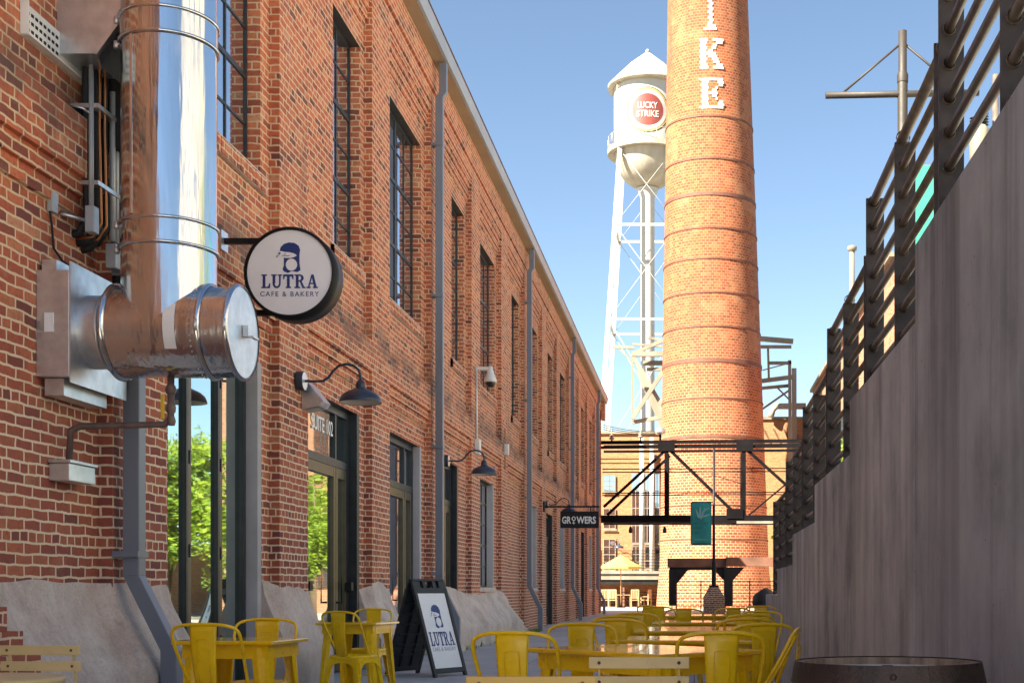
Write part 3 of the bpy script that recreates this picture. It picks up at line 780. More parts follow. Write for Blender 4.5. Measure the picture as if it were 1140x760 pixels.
# ------------------------------------------------------------------ chimney
CX, CY = 1.2, 78.0
def crx(h): return -(h - 3) * .0113
def cr(z): return 3.3 - (z - 3) * .0258
ch = thing('brick_chimney', 'tall round orange brick smokestack with white brick letters and dark steel bands', 'chimney', (CX, CY, 0))
prof = [(3.55, 0), (3.45, 1.2), (3.33, 2.2)] + [(cr(z), z) for z in range(3, 53)]
m = MB(); m.lathe(prof, (CX, CY, 0), 96, 'Z', True, uvscale=2 * math.pi * 2.97, cx=crx)
m.build('shaft', 'chimney', ch)
for z, t in ((48, .08), (44, .08), (40.5, .08), (28.9, .10), (26.4, .10), (24.3, .2), (22.3, .09), (20.5, .09), (18.5, .08), (16.5, .08), (14.5, .22), (12.3, .09), (10.05, .17), (6.05, .06), (4.05, .06)):
    r = cr(z); m = MB(); m.lathe([(r - .02, -t / 2), (r + .04, -t / 2), (r + .04, t / 2), (r - .02, t / 2)], (CX + crx(z), CY, z), 96, smooth=False)
    m.build('band', 'band_rust', ch)
GLY = {
 'E': ["###########", ".###....###", ".###.....##", ".###...#...", ".###..##...", ".#######...", ".###..##...", ".###...#...", ".###.....##", ".###....###", "###########"],
 'K': ["#####..#####", ".###....###.", ".###...##...", ".###..##....", ".###.##.....", ".#######....", ".###.####...", ".###..###...", ".###...###..", ".###....###.", "#####..#####"],
 'I': [".######.", "..####..", "..####..", "...##...", "...##...", "...##...", "...##...", "...##...", "..####..", "..####..", ".######."],
 'R': ["#########..", ".###...###.", ".###....###", ".###....###", ".###...###.", ".#######...", ".###.###...", ".###..###..", ".###...###.", ".###....###", "#####...###"]}
GLY['I'] = ["######", ".####.", "..##..", "..##..", "..##..", "..##..", "..##..", "..##..", "..##..", "..##..", "..##..", ".####.", "######"]
for gname, zb in (('E', 29.3), ('K', 31.65), ('I', 33.95), ('R', 36.7), ('T', 39.1)):
    rows = GLY.get(gname) or ["############", "##..####..##", "#...####...#", "....####....", "....####....", "....####....", "....####....", "....####....", "....####....", "...######...", "..########.."]
    m = MB(); n = len(rows[0]); cwid = .132; rh = .165
    for j, row in enumerate(rows):
        z1 = zb + (len(rows) - j) * rh; z0 = z1 - rh + .018
        jog = .035 if j % 2 else -.035
        run = None
        for i, c in enumerate(row + '.'):
            if c == '#' and run is None: run = i
            if c != '#' and run is not None:
                # one raised course of white bricks, cut in brick lengths
                q0 = run
                while q0 < i:
                    q1 = min(q0 + 2, i); r = cr((z0 + z1) / 2) + .03; ox = crx((z0 + z1) / 2)
                    a0 = ((q0 - n / 2) * cwid + jog + .006) / r; a1 = ((q1 - n / 2) * cwid + jog - .006) / r
                    pts = []
                    for a in (a0, a1):
                        for rr in (r, r - .06): pts.append((CX + ox + .12 + rr * math.sin(a), CY - rr * math.cos(a), 0))
                    vs = [(p[0], p[1], z) for z in (z0, z1) for p in pts]
                    m.add(vs, [(0, 2, 6, 4), (4, 6, 7, 5), (1, 3, 2, 0), (0, 4, 5, 1), (2, 3, 7, 6)])
                    q0 = q1
                run = None
    m.build('letter', 'white_brick', ch)

# ------------------------------------------------------------------ water tower
WX, WY = -4.0, 110.0
wt = thing('water_tower', 'white water tower with a conical cap and a round red cigarette emblem beside the chimney', 'water tower', (WX, WY, 0))
m = MB(); m.lathe([(2.86, 38.4), (2.88, 41), (2.88, 44.6)], (WX, WY, 0), 64); m.build('tank', 'white_paint', wt)
m = MB()
for z in (40.2, 42.2, 44.0): m.lathe([(2.875, z - .02), (2.90, z - .015), (2.90, z + .015), (2.88, z + .02)], (WX, WY, 0), 64)
build_parts(m, 'plate_seam', 'tank_rust', wt)
m = MB()
for s_ in (-.2, .2): m.tube([(WX - 2.3 + s_, WY - 1.9, 39.0), (WX - 2.3 + s_, WY - 1.9, 44.3)], .025, 5)
for i in range(17): m.tube([(WX - 2.5, WY - 1.9, 39.1 + i * .31), (WX - 2.1, WY - 1.9, 39.1 + i * .31)], .018, 5)
m.build('ladder', 'tank_rust', wt)
m = MB(); m.lathe([(2.90, 43.8), (3.38, 43.8), (3.40, 44.05), (1.6, 45.9), (.25, 47.0), (.0, 47.05)], (WX, WY, 0), 64)
m.lathe([(0, 0), (.14, .06), (.19, .2), (.12, .34), (0, .4)], (WX, WY, 46.98), 12); m.build('conical_roof', 'tank_rust', wt)
pr = [(2.86 * math.cos(t), 38.4 - 3.1 * math.sin(t)) for t in [i * math.pi / 2 / 12 for i in range(12)]] + [(.62, 35.3)]
m = MB(); m.lathe(pr, (WX, WY, 0), 64); m.build('bowl', 'tank_rust', wt)
m = MB(); m.lathe([(.60, 0), (.60, 34.6), (.95, 35.4)], (WX, WY, 0), 24); m.build('riser_pipe', 'white_paint', wt)
m = MB(); m.lathe([(2.85, 38.2), (3.42, 38.2), (3.42, 38.62), (3.36, 38.62), (3.36, 38.32), (2.85, 38.32)], (WX, WY, 0), 64, smooth=False)
m.build('catwalk', 'tank_rust', wt)
m = MB()
for k in range(24):
    t = 2 * math.pi * k / 24; c, s_ = math.cos(t), math.sin(t); t2 = 2 * math.pi * (k + 1) / 24
    m.tube([(WX + 3.39 * c, WY + 3.39 * s_, 38.6), (WX + 3.39 * c, WY + 3.39 * s_, 39.6)], .025, 5)
    m.tube([(WX + 3.39 * c, WY + 3.39 * s_, 38.7), (WX + 3.39 * math.cos(t2), WY + 3.39 * math.sin(t2), 39.55)], .015, 4)
    m.tube([(WX + 3.39 * c, WY + 3.39 * s_, 39.6), (WX + 3.39 * math.cos(t2), WY + 3.39 * math.sin(t2), 39.6)], .025, 5)
m.build('catwalk_rail', 'tank_rust', wt)
def leg_pt(sx, sy, z):
    r = 2.25 + (38 - z) * .062
    return Vector((WX + sx * r, WY + sy * r, z))
for sx in (-1, 1):
    for sy in (-1, 1):
        m = MB(); m.beam(leg_pt(sx, sy, 0), leg_pt(sx, sy, 38.6), .38, .28, (0, 1, 0)); m.build('leg', 'white_paint', wt)
lv = [38, 31.6, 23.6, 12, 1]
for z in lv[1:-1]:
    for a, b in (((-1, -1), (1, -1)), ((-1, 1), (1, 1)), ((-1, -1), (-1, 1)), ((1, -1), (1, 1))):
        m = MB(); m.beam(leg_pt(*a, z), leg_pt(*b, z), .16, .2); m.build('girt', 'white_paint', wt)
m = MB()
for z0, z1 in zip(lv[:-1], lv[1:]):
    for a, b in (((-1, -1), (1, -1)), ((-1, 1), (1, 1)), ((-1, -1), (-1, 1)), ((1, -1), (1, 1))):
        m.tube([leg_pt(*a, z0), leg_pt(*b, z1)], .022, 5); m.tube([leg_pt(*b, z0), leg_pt(*a, z1)], .022, 5)
m.build('tie_rod', 'white_paint', wt)
def on_tank(u, v, t):
    r = 2.88 + t; a = (u + .10) / 2.88
    return Vector((WX + r * math.sin(a), WY - r * math.cos(a), 41.15 + v))
def ring_patch(m, r0, r1, t, n=72):
    for k in range(n):
        a, b = 2 * math.pi * k / n, 2 * math.pi * (k + 1) / n
        steps = 6 if r0 == 0 else 1
        for j in range(steps):
            s0 = r0 + (r1 - r0) * j / steps; s1 = r0 + (r1 - r0) * (j + 1) / steps
            m.add([on_tank(s0 * math.cos(a), s0 * math.sin(a), t), on_tank(s1 * math.cos(a), s1 * math.sin(a), t), on_tank(s1 * math.cos(b), s1 * math.sin(b), t), on_tank(s0 * math.cos(b), s0 * math.sin(b), t)], [(0, 1, 2, 3)])
    return m
ring_patch(MB(), 0, 1.90, .006).build('emblem_rim', 'black_vinyl', wt)
ring_patch(MB(), 0, 1.83, .018).build('emblem_gold', 'gold_vinyl', wt)
ring_patch(MB(), 0, 1.66, .030).build('emblem_white', 'white_brick', wt)
ring_patch(MB(), 0, 1.33, .042).build('emblem_disc', 'red_vinyl', wt)
m = MB(); text_mesh(m, 'LUCKY', 1.66, .55, lambda u, v, t: on_tank(u, .34 + v, .05 + t), .02, .02, .98)
text_mesh(m, 'STRIKE', 1.86, .55, lambda u, v, t: on_tank(u, -.36 + v, .05 + t), .02, .02, .98); m.build('emblem_lettering', 'white_brick', wt)

# ------------------------------------------------------------------ steel around the chimney
D1 = 83.0
def frame_bars(root, bars, mat):
    for (x0, y0, x1, y1, w, dd, nm) in bars:
        a, b = at(x0, y0, D1 + dd), at(x1, y1, D1 + dd)
        MB().beam(a, b, w, w, (0, 1, 0)).build(nm, mat, root)
sf = thing('steel_conveyor_frame', 'pale weathered steel frame of crossed braces left of the chimney', 'steel frame', tuple(at(706, 480, D1)))
frame_bars(sf, [(704, 393, 705, 470, .16, -1, 'column'), (704, 394, 745, 394, .3, -1, 'beam'), (704, 394, 745, 376, .22, 0, 'beam'),
    (682, 386, 706, 387, .18, -1, 'beam'), (704, 396, 748, 470, .24, -1, 'brace'), (704, 466, 748, 398, .26, -1.4, 'brace'), (704, 470, 748, 462, .24, -1, 'beam'),
    (704, 383, 745, 386, .14, .6, 'beam'), (690, 389, 706, 404, .1, -1, 'brace'), (716, 404, 748, 404, .28, .8, 'beam'), (720, 411, 748, 411, .2, .8, 'beam'),
    (712, 412, 742, 480, .5, 1.2, 'chute'), (722, 376, 745, 380, .16, .4, 'beam')], 'pale_steel')
m = MB(); p0 = at(706, 385, D1); 
sg = thing('steel_platform', 'pale steel canopy and stepped platform standing right of the chimney', 'steel platform', tuple(at(880, 480, D1)))
frame_bars(sg, [(846, 377, 883, 380, .30, 0, 'canopy_beam'), (846, 386, 881, 386, .20, -.3, 'canopy_beam'), (855, 388, 856, 424, .14, 0, 'column'),
    (856, 404, 881, 404, .2, 0, 'beam'), (879, 401, 881, 674, .2, 0, 'column'), (884, 410, 885, 674, .3, .8, 'column'), (848, 424, 886, 419, .26, 0, 'beam'),
    (848, 432, 880, 429, .2, .4, 'beam'), (849, 455, 879, 434, .13, 0, 'brace'), (866, 432, 880, 446, .1, 0, 'brace'), (849, 412, 879, 404, .07, -.4, 'handrail')], 'pale_steel')
mp_ = thing('roof_pipe', 'pale elbowed pipe lying on the mill roof behind the steel platform', 'pipe', tuple(at(860, 465, 88.5)))
m = MB(); m.tube([at(858, 464, 86.5), at(860, 456, 86.5), at(864, 452, 86.5), at(897, 452, 86.5)], .22, 12); m.build('pipe_run', 'tank_rust', mp_)
sv = thing('roof_vent_pipe', 'slim pale vent stack with a wide cap above the right brick building', 'vent', (8.35, 68, 14.6))
MB().tube([(8.35, 68, 14.6), (8.35, 68, 19.0)], .14, 12).build('stack', 'pale_steel', sv)
MB().lathe([(.13, 0), (.25, .1), (.25, .28), (.14, .34), (0, .36)], (8.35, 68, 18.95), 16).build('cap', 'pale_steel', sv)

# ------------------------------------------------------------------ pipe bridge
DB = 61.5
br = thing('truss_bridge', 'black steel truss bridge crossing the lane in front of the chimney', 'bridge', tuple(at(745, 577, DB)))
def bb(x0, y0, x1, y1, w, h, nm, dd=0.0, mat='bridge'):
    MB().beam(at(x0, y0, DB) + Vector((0, dd, 0)), at(x1, y1, DB) + Vector((0, dd, 0)), w, h, (0, 0, 1)).build(nm, mat, br)
for dd in (0, 1.8):
    bb(669, 492.5, 900, 490.5, .16, .16, 'top_chord', dd); bb(669, 498, 900, 496.5, .12, .12, 'top_chord', dd)
    bb(669, 577.5, 905, 577.5, .22, .36, 'bottom_chord', dd)
    for a, b in ((742, 500), (828, 500)): bb(a, b, a, 574, .2, .2, 'vertical', dd)
    if dd: continue
    bb(742, 500, 672, 564, .13, .13, 'diagonal', dd); bb(746, 507, 676, 573, .13, .13, 'diagonal', dd)
    bb(745, 500, 818, 571, .15, .15, 'diagonal', dd); bb(830, 499, 889, 552, .14, .14, 'diagonal', dd); bb(890, 526, 834, 573, .08, .08, 'diagonal', dd)
for y in (520, 523.5, 547, 549.5): bb(669, y, 890, y - 1, .05, .05, 'service_pipe', .9)
MB().box(*[(at(820, 577, DB).x), at(905, 577, DB).x], DB - .13, DB - .06, at(800, 582.5, DB).z, at(800, 579.8, DB).z).build('bird_rail', 'pale_steel', br)
for (x, y) in ((742, 497), (818, 572), (829, 497)):
    p = at(x, y, DB); MB().box(p.x - .4, p.x + .4, DB - .16, DB - .135, p.z - .22, p.z + .25).build('gusset', 'bridge', br)
for px in (702, 740):
    f_ = thing('bridge_lantern', 'small black lantern hanging from the bridge ' + ('near the left building' if px == 702 else 'in front of the chimney edge'), 'lantern', tuple(at(px, 590, DB)), 'lanterns under the truss bridge')
    p = at(px, 590, DB); MB().lathe([(0, .2), (.05, .17), (.09, .04), (.1, -.08), (.07, -.13), (0, -.13)], p, 12).build('lantern_body', 'steel_black', f_)
    MB().tube([p + Vector((0, 0, .25)), p + Vector((0, 0, .36))], .02, 6).build('stem', 'steel_black', f_)
fl = thing('bridge_floodlight', 'round metal floodlight on top of the truss bridge beside the chimney', 'floodlight', tuple(at(735, 490, DB)))
p = at(735, 480, DB); MB().lathe([(0, .14), (.2, .12), (.26, 0), (.22, -.14), (0, -.16)], p, 16).build('lamp_head', 'galv', fl)
MB().tube([p + Vector((0, 0, -.1)), at(735, 491, DB)], .05, 8).build('bracket', 'bridge', fl)
for i, (px, py) in enumerate(((681, 487), (713, 485))):
    p = at(px, py, DB); fl = thing('bridge_insulator', 'pale cable insulator on the bridge top chord ' + ('nearest the warehouse corner' if i == 0 else 'between the corner and the floodlight'), 'insulator', tuple(p), 'insulators on the bridge')
    MB().lathe([(.04, -.25), (.04, -.1), (.12, -.08), (.12, 0), (.05, .02), (.1, .05), (.1, .12), (.03, .15), (.03, .45)], p, 10).build('insulator_body', 'pale_steel', fl)
cb_ = MB()
for k in range(3):
    a, b = at(668, 472 + k * 2.5, DB), at(737, 480 + k * 1.2, DB + .3)
    cb_.tube([a + (b - a) * t + Vector((0, 0, -.12 * math.sin(math.pi * t))) for t in [i / 8 for i in range(9)]], .018, 5)
tag(cb_.build('power_cable', 'steel_black'), 'three thin cables strung above the bridge to the chimney', 'cable')

# rusty portal under the chimney, fences
DP = 60.0
pf = thing('steel_portal_frame', 'rusty brown steel beams on black posts at the foot of the chimney', 'steel frame', tuple(at(800, 676, DP)))
def pb(x0, y0, x1, y1, dep, nm, mat, dd=0):
    a, b = at(x0, y1, DP), at(x1, y0, DP); MB().box(a.x, b.x, DP + dd, DP + dd + dep, a.z, b.z).build(nm, mat, pf, .01)
pb(743, 621, 809, 631, .5, 'beam', 'rust', .1); pb(808, 620, 862, 630, .6, 'beam', 'rust', -.1)
pb(745, 630.5, 809, 634, .3, 'beam', 'steel_black', .2)
pb(744.5, 634, 753, 674, .35, 'post', 'steel_black'); pb(806, 631, 816, 674, .4, 'post', 'steel_black')
for a, b, c, d_, e, f_ in ((753, 634, 766, 634, 753, 650), (806, 634, 795, 634, 806, 646), (816, 631, 829, 631, 816, 646)):
    A, B, C_ = at(a, b, DP), at(c, d_, DP), at(e, f_, DP)
    MB().prism([(A.x, A.z), (B.x, B.z), (C_.x, C_.z)], lambda u, v, t: (u, t, v), DP + .12, DP + .22).build('knee_brace', 'steel_black', pf)
fe = thing('bar_fence', 'black horizontal bar fence below the rusty portal beams', 'fence', tuple(at(800, 676, 63)))
for i in range(7):
    z = 1.5 - i * .2; MB().tube([(-.9, 63, z), (4.0, 63, z)], .022, 6).build('bar', 'steel_black', fe)
for i in range(5): x = -.88 + i * 1.2; MB().box(x - .03, x + .03, 63.03, 63.08, .0, 1.55).build('post', 'steel_black', fe)
# brick pedestal and banner pole
pd = thing('brick_pedestal', 'tapering brick pedestal carrying the banner pole', 'pedestal', (.68, 48, 0))
m = MB(); w = .40
def frus(m, c, w0, w1, z0, z1):
    vs = [(c[0] + i * ww, c[1] + j * ww, z) for ww, z in ((w0, z0), (w1, z1)) for i, j in ((-1, -1), (1, -1), (1, 1), (-1, 1))]
    m.add(vs, [(3, 2, 1, 0), (4, 5, 6, 7), (0, 1, 5, 4), (1, 2, 6, 5), (2, 3, 7, 6), (3, 0, 4, 7)])
frus(m, (.73, 48), .40, .40, 0, .80); frus(m, (.73, 48), .395, .18, .80, 1.18); m.build('brickwork', 'brick', pd)
MB().box(.55, .91, 47.82, 48.18, 1.18, 1.24).build('cap', 'steel_black', pd)
bp = thing('banner_pole', 'slim dark pole with a dull teal banner standing on the brick pedestal', 'pole', (.73, 48, 1.24))
MB().lathe([(.085, 1.24), (.085, 2.1), (.055, 2.15), (.045, 6.35), (0, 6.37)], (.73, 48, 0), 12).build('shaft', 'steel_black', bp)
MB().tube([(-.1, 48, 4.36), (.73, 48, 4.36)], .02, 6).build('bracket', 'steel_black', bp)
MB().tube([(-.1, 48, 2.76), (.73, 48, 2.76)], .02, 6).build('bracket', 'steel_black', bp)
MB().tube([(.1, 48, 5.2), (.73, 48, 5.35), (1.9, 48, 5.0)], .014, 5).build('wire_arm', 'steel_black', bp)
m = MB(); x0, x1 = -.14, .64
vs = []; fs = []
for i in range(9):
    for j in range(13):
        u, v = i / 8, j / 12; vs.append((x0 + (x1 - x0) * u, 48 + .03 * math.sin(u * 5 + v * 2), 2.77 + 1.58 * v))
for i in range(8):
    for j in range(12): a = i * 13 + j; fs.append((a, a + 13, a + 14, a + 1))
m.add(vs, fs, True); ban = m.build('banner', 'teal', bp)
sm = ban.modifiers.new('solid', 'SOLIDIFY'); sm.thickness = .006
def leafp(cx, cz, L_, W_, ang):
    pts = []
    for k in range(12):
        t = 2 * math.pi * k / 12; x, z = W_ * math.cos(t) * (1 - .25 * math.sin(t)), L_ * math.sin(t)
        pts.append((cx + x * math.cos(ang) - z * math.sin(ang), cz + x * math.sin(ang) + z * math.cos(ang)))
    return pts
m = MB(); yb_ = 47.95
for i, (cx, cz, l, w_, an) in enumerate(((.22, 3.98, .22, .035, 0), (.32, 3.92, .24, .04, -.35), (.12, 3.92, .2, .035, .35), (.42, 4.05, .18, .03, -1.0), (.45, 3.85, .16, .03, -1.2))):
    m.prism(leafp(cx, cz, l, w_, an), lambda u, v, t: (u, yb_ - t, v), 0, .003 + i * .0006)
text_mesh(m, 'AMERICAN', .5, .07, lambda u, v, t: (.25 + u, yb_ - t, 2.95 + v), .003, .0); m.build('banner_emblem', 'banner_mark', ban)
m = MB()
for i, (w_, s_) in enumerate(((.42, 'LIVE'), (.62, 'HISTORY'), (.42, 'EVERY'), (.28, 'DAY'))):
    text_mesh(m, s_, w_, .12, lambda u, v, t: (-.08 + w_ / 2 + u, yb_ - t, 3.72 - i * .17 + v), .003, .01)
m.build('banner_text', 'banner_text', ban)
cg = thing('covered_cart', 'black cloth covered cart at the far end of the concrete wall', 'cart', (3.05, 55, 0))
m = MB(); rg = []
for (z, rx, ry) in ((0.25, .48, .4), (.5, .58, .45), (.85, .52, .42), (1.05, .30, .3), (1.13, .1, .1)):
    for k in range(14):
        t = 2 * math.pi * k / 14; rg.append((3.05 + rx * math.cos(t) * (1 + .1 * math.sin(3 * t)), 55 + ry * math.sin(t), z + .04 * math.sin(2 * t + z * 5)))
m.add(rg, [(i * 14 + k, i * 14 + (k + 1) % 14, (i + 1) * 14 + (k + 1) % 14, (i + 1) * 14 + k) for i in range(4) for k in range(14)] + [tuple(range(56, 70))], True)
m.build('cover', 'black_cover', cg)
for s_ in (-1, 1): MB().lathe([(0, -.04), (.2, -.04), (.22, 0), (.2, .04), (0, .04)], (3.05 + s_ * .3, 55, .22), 16, 'X').build('wheel', 'plastic', cg)

# terrace with railing, patio set and umbrella
te = thing('raised_terrace', 'pale raised terrace with horizontal railing in front of the orange mill', 'terrace', (-6, 82, 0))
MB().box(-12, -1.9, 82, 87.7, 1.75, 2.3).build('deck', 'pale_steel', te)
MB().box(-12, -1.9, 81.96, 81.998, 2.02, 2.12).build('fascia_strip', 'steel_black', te)
MB().box(-12, -1.9, 82.1, 82.2, 1.45, 1.749).build('painted_shade_strip', 'steel_black', te)  # black strip stands in for the shade under the deck
for i in range(5): x = -11.8 + i * 2.4; MB().box(x, x + .12, 82.25, 82.4, 0, 1.75).build('post', 'rust', te)
MB().box(-12, -1.9, 86.4, 86.5, 0, 1.74).build('back_wall', 'mill', te)
for i in range(7): MB().tube([(-12, 82.1, 3.6 - i * .19), (-1.9, 82.1, 3.6 - i * .19)], .018, 5).build('rail', 'steel_black', te)
for i in range(6): x = -11.9 + i * 1.98; MB().box(x, x + .05, 82.13, 82.18, 2.3, 3.62).build('rail_post', 'steel_black', te)
for i in range(4): MB().tube([(-12, 80.9, .95 - i * .22), (-2.2, 80.9, .95 - i * .22)], .02, 5).build('low_rail', 'steel_black', te)
um = thing('patio_umbrella', 'pale yellow market umbrella open over the patio at the end of the lane', 'umbrella', (-4.55, 79.5, 0))
m = MB(); n = 8; vs = [(-4.55, 79.5, 3.25)]
for k in range(n): t = 2 * math.pi * (k + .5) / n; vs.append((-4.55 + 1.35 * math.cos(t), 79.5 + 1.35 * math.sin(t), 2.52))
for k in range(n): t = 2 * math.pi * (k + .5) / n; vs.append((-4.55 + 1.35 * math.cos(t), 79.5 + 1.35 * math.sin(t), 2.40))
m.add(vs, [(0, 1 + k, 1 + (k + 1) % n) for k in range(n)] + [(1 + k, 1 + (k + 1) % n, 9 + (k + 1) % n, 9 + k) for k in range(n)])
c = m.build('canopy', 'umbrella', um); s_ = c.modifiers.new('s', 'SOLIDIFY'); s_.thickness = .01
MB().tube([(-4.55, 79.5, 0.05), (-4.55, 79.5, 3.3)], .03, 8).build('pole', 'wood', um)
MB().lathe([(0, 0), (.3, 0), (.3, .06), (.06, .1)], (-4.55, 79.5, 0), 16).build('base', 'steel_black', um)
def patio_chair():
    t = thing('patio_chair', '', 'chair', (0, 0, 0), 'wooden chairs on the far patio')
    MB().box(-.25, .25, -.25, .25, .44, .49).build('seat', 'wood', t)
    m = MB()
    for i in range(5): m.box(-.22 + i * .095, -.16 + i * .095, -.26, -.235, .55, 1.05)
    m.box(-.25, .25, -.265, -.23, 1.05, 1.12); m.build('backrest', 'wood', t)
    for i in (-1, 1):
        for j in (-1, 1): MB().box(i * .23 - .022, i * .23 + .022, j * .24 - .022, j * .24 + .022, 0, 1.05 if j < 0 else .66).build('leg', 'wood', t)
    MB().box(-.255, -.20, -.2, .27, .66, .69).build('armrest', 'wood', t); MB().box(.20, .255, -.2, .27, .66, .69).build('armrest', 'wood', t)
    return t
pc = patio_chair(); spots = [(-5.55, 79.2, .1, 'leftmost wooden patio chair below the terrace'), (-5.0, 79.0, -.1, 'wooden patio chair just left of the umbrella pole'), (-3.7, 79.3, .2, 'wooden patio chair right of the patio table by the umbrella'), (-3.0, 79.8, 1.2, 'rightmost wooden patio chair near the chimney')]
for i, (x, y, rz, lb) in enumerate(spots):
    if i == 0: pc.location = (x, y, 0); pc.rotation_euler = (0, 0, rz); pc['label'] = lb
    else: dup(pc, (x, y, 0), rz, lb)
pt = thing('patio_table', 'small dark patio table under the pale yellow umbrella', 'table', (-4.35, 80.0, 0))
MB().box(-4.85, -3.95, 79.62, 80.4, .76, .8).build('tabletop', 'wood', pt)
for i in (-1, 1):
    for j in (-1, 1): MB().box(-4.4 + i * .38 - .03, -4.4 + i * .38 + .03, 80.0 + j * .33 - .03, 80.0 + j * .33 + .03, 0, .76).build('leg', 'steel_black', pt)

# ------------------------------------------------------------------ trees behind the wall
def tree(x, y, h, cr_, label, n=5200, mat='leaf', leaf=.11, name='leafy_tree', low=.25, trunk_r=.13, cat='tree'):
    t = thing(name, label, cat, (x, y, 0), 'trees and shrubs beyond the concrete wall')
    m = MB(); m.tube([(x, y, 0), (x + .06, y, h * .2), (x - .04, y + .05, h * .45), (x, y, h * .8)], [trunk_r, trunk_r * .85, trunk_r * .6, trunk_r * .15], 9)
    rr = random.Random(int(x * 100 + y * 7)); tips = []
    for i in range(11):
        a = rr.uniform(0, 6.28); z0 = h * rr.uniform(low, .65); L_ = cr_ * rr.uniform(.55, .95)
        p0 = Vector((x, y, z0)); p1 = p0 + Vector((math.cos(a) * L_ * .5, math.sin(a) * L_ * .5, L_ * .35)); p2 = p0 + Vector((math.cos(a) * L_, math.sin(a) * L_, L_ * .75))
        m.tube([p0, p1, p2], [trunk_r * .4, trunk_r * .25, .012], 6); tips += [p1, p2, (p1 + p2) / 2]
    m.build('trunk', 'bark', t)
    cl = []
    for i in range(34):
        if i < len(tips): c = tips[i] + Vector([rr.gauss(0, .15) for _ in range(3)])
        else:
            a = rr.uniform(0, 6.28); r_ = cr_ * math.sqrt(rr.random()) * .8; zz = rr.uniform(low + .1, .97)
            c = Vector((x + math.cos(a) * r_ * (1.15 - zz * .6), y + math.sin(a) * r_ * (1.15 - zz * .6), h * zz))
        cl.append((c, cr_ * rr.uniform(.22, .42)))
    m = MB(); vs = []; fs = []
    for i in range(n):
        c, r_ = cl[rr.randrange(len(cl))]
        d = Vector([rr.gauss(0, 1) for _ in range(3)]).normalized() * r_ * (rr.random() ** .45); d.z *= .75
        p = c + d; a = Vector([rr.gauss(0, 1) for _ in range(3)]).normalized(); b = a.orthogonal().normalized(); s_ = leaf * rr.uniform(.6, 1.25)
        o = len(vs); vs += [p - a * s_, p - b * s_ * .45, p + a * s_, p + b * s_ * .45]; fs.append((o, o + 1, o + 2, o + 3))
    m.add(vs, fs); m.build('crown', mat, t); return t
tree(5.9, 38, 6.6, 2.3, 'leafy yellow-green tree beyond the railing, tallest of the group')
tree(4.3, 33, 4.6, 1.7, 'bushy green tree behind the concrete wall, nearer than the tallest', 4200)
tree(6.6, 29, 5.4, 2.0, 'spreading tree behind the wall beside the brick building', 4200)
tree(3.75, 43, 3.6, 1.15, 'small bright tree showing past the far end of the wall', 3600, leaf=.09)
tree(4.4, 46, 6.3, 1.7, 'yellow-green tree mirrored in the suite door, behind the far railing', 5200, leaf=.1)
tree(6.0, 51, 6.8, 1.9, 'farthest leafy tree before the side brick building', 4200)
for i, (x, y) in enumerate(((3.9, 37), (4.3, 41), (5.2, 45))):
    tree(x, y, 2.6, 1.15, ('clipped shrub beyond the wall, nearest of three', 'clipped shrub beyond the wall, middle of three', 'clipped shrub beyond the wall, farthest of three')[i], 3000, 'hedge', .07, 'shrub', .12, .05, 'shrub')

tree(9.5, 13, 9.5, 3.0, 'tall leafy tree right of the lane outside the picture, mirrored in the steel duct', 5200, trunk_r=.2)
eb = thing('bounce_building', 'added beige building right of the picture, bouncing fill light into the lane', 'building', (20, 6, 0))  # unseen, added for bounced fill and a tan stripe in the duct
m = MB(); m.box(19, 30, -12, 19, 0, 17)
for i in range(6): m.box(18.88, 18.999, -12 + i * 5.2, -11 + i * 5.2, 0, 16.2)
m.build('wall', 'tan_wall', eb); MB().box(18.8, 30.1, -12.1, 19.1, 17.01, 17.3).build('coping', 'pale_steel', eb)
for i in range(5):
    for j in range(4): MB().box(18.95, 18.995, -9.8 + i * 5.2, -8.0 + i * 5.2, 1.4 + j * 3.9, 4.0 + j * 3.9).build('window', 'glass_win', eb)
tree(13.5, 21, 11, 3.2, 'added tall tree outside the picture beside the beige building, for the steel duct to mirror', 5200, trunk_r=.2)  # unseen, added to break up the sky mirrored in the duct
ob_ = thing('reflection_building', 'added brick building behind the viewer, put there for the duct to mirror', 'building', (4, -43, 0))  # unseen, added so the duct mirrors brick instead of bare sky
m = MB(); m.box(-14, 13.0, -56, -43, 0, 13); m.build('wall', 'rbrick', ob_)
MB().box(-14.2, 13.2, -56, -42.8, 13.01, 13.4).build('coping', 'pale_steel', ob_)
for i in range(6):
    for j in range(3): MB().box(-3.5 + i * 2.8, -1.9 + i * 2.8, -42.995, -42.95, 1.2 + j * 4.0, 3.9 + j * 4.0).build('window', 'glass_win', ob_)

gw = MB(); gw.box(10.5, 45, 60, 60.4, 0, 3.2); tag(gw.build('garden_wall', 'mill'), 'low brick garden wall beyond the trees, seen mirrored in the glass doors', 'wall')
# T-shaped mast and bright banner behind the near railing
ms = thing('cross_arm_mast', 'bronze mast with a stayed cross arm rising behind the railing', 'mast', (2.27, 14, 0))
MB().lathe([(.055, 0), (.055, 6.62), (.046, 6.65), (.046, 7.14), (0, 7.15)], (2.27, 14, 0), 14).build('shaft', 'mast', ms)
MB().tube([(1.43, 14, 6.44), (3.1, 14, 6.47)], .036, 12).build('cross_arm', 'mast', ms)
MB().lathe([(.06, -.02), (.062, .06), (.05, .09)], (2.27, 14, 6.6), 14).build('collar', 'mast', ms)
MB().tube([(1.62, 14, 6.47), (2.27, 14, 7.02)], .013, 6).build('stay', 'mast', ms)
MB().tube([(2.92, 14, 6.47), (2.27, 14, 7.02)], .013, 6).build('stay', 'mast', ms)
bn = thing('hanging_banner', 'bright teal banner seen through the near railing', 'banner', (3.2, 16, 3))
p0, p1 = at(1012, 262, 16), at(1062, 184, 16)
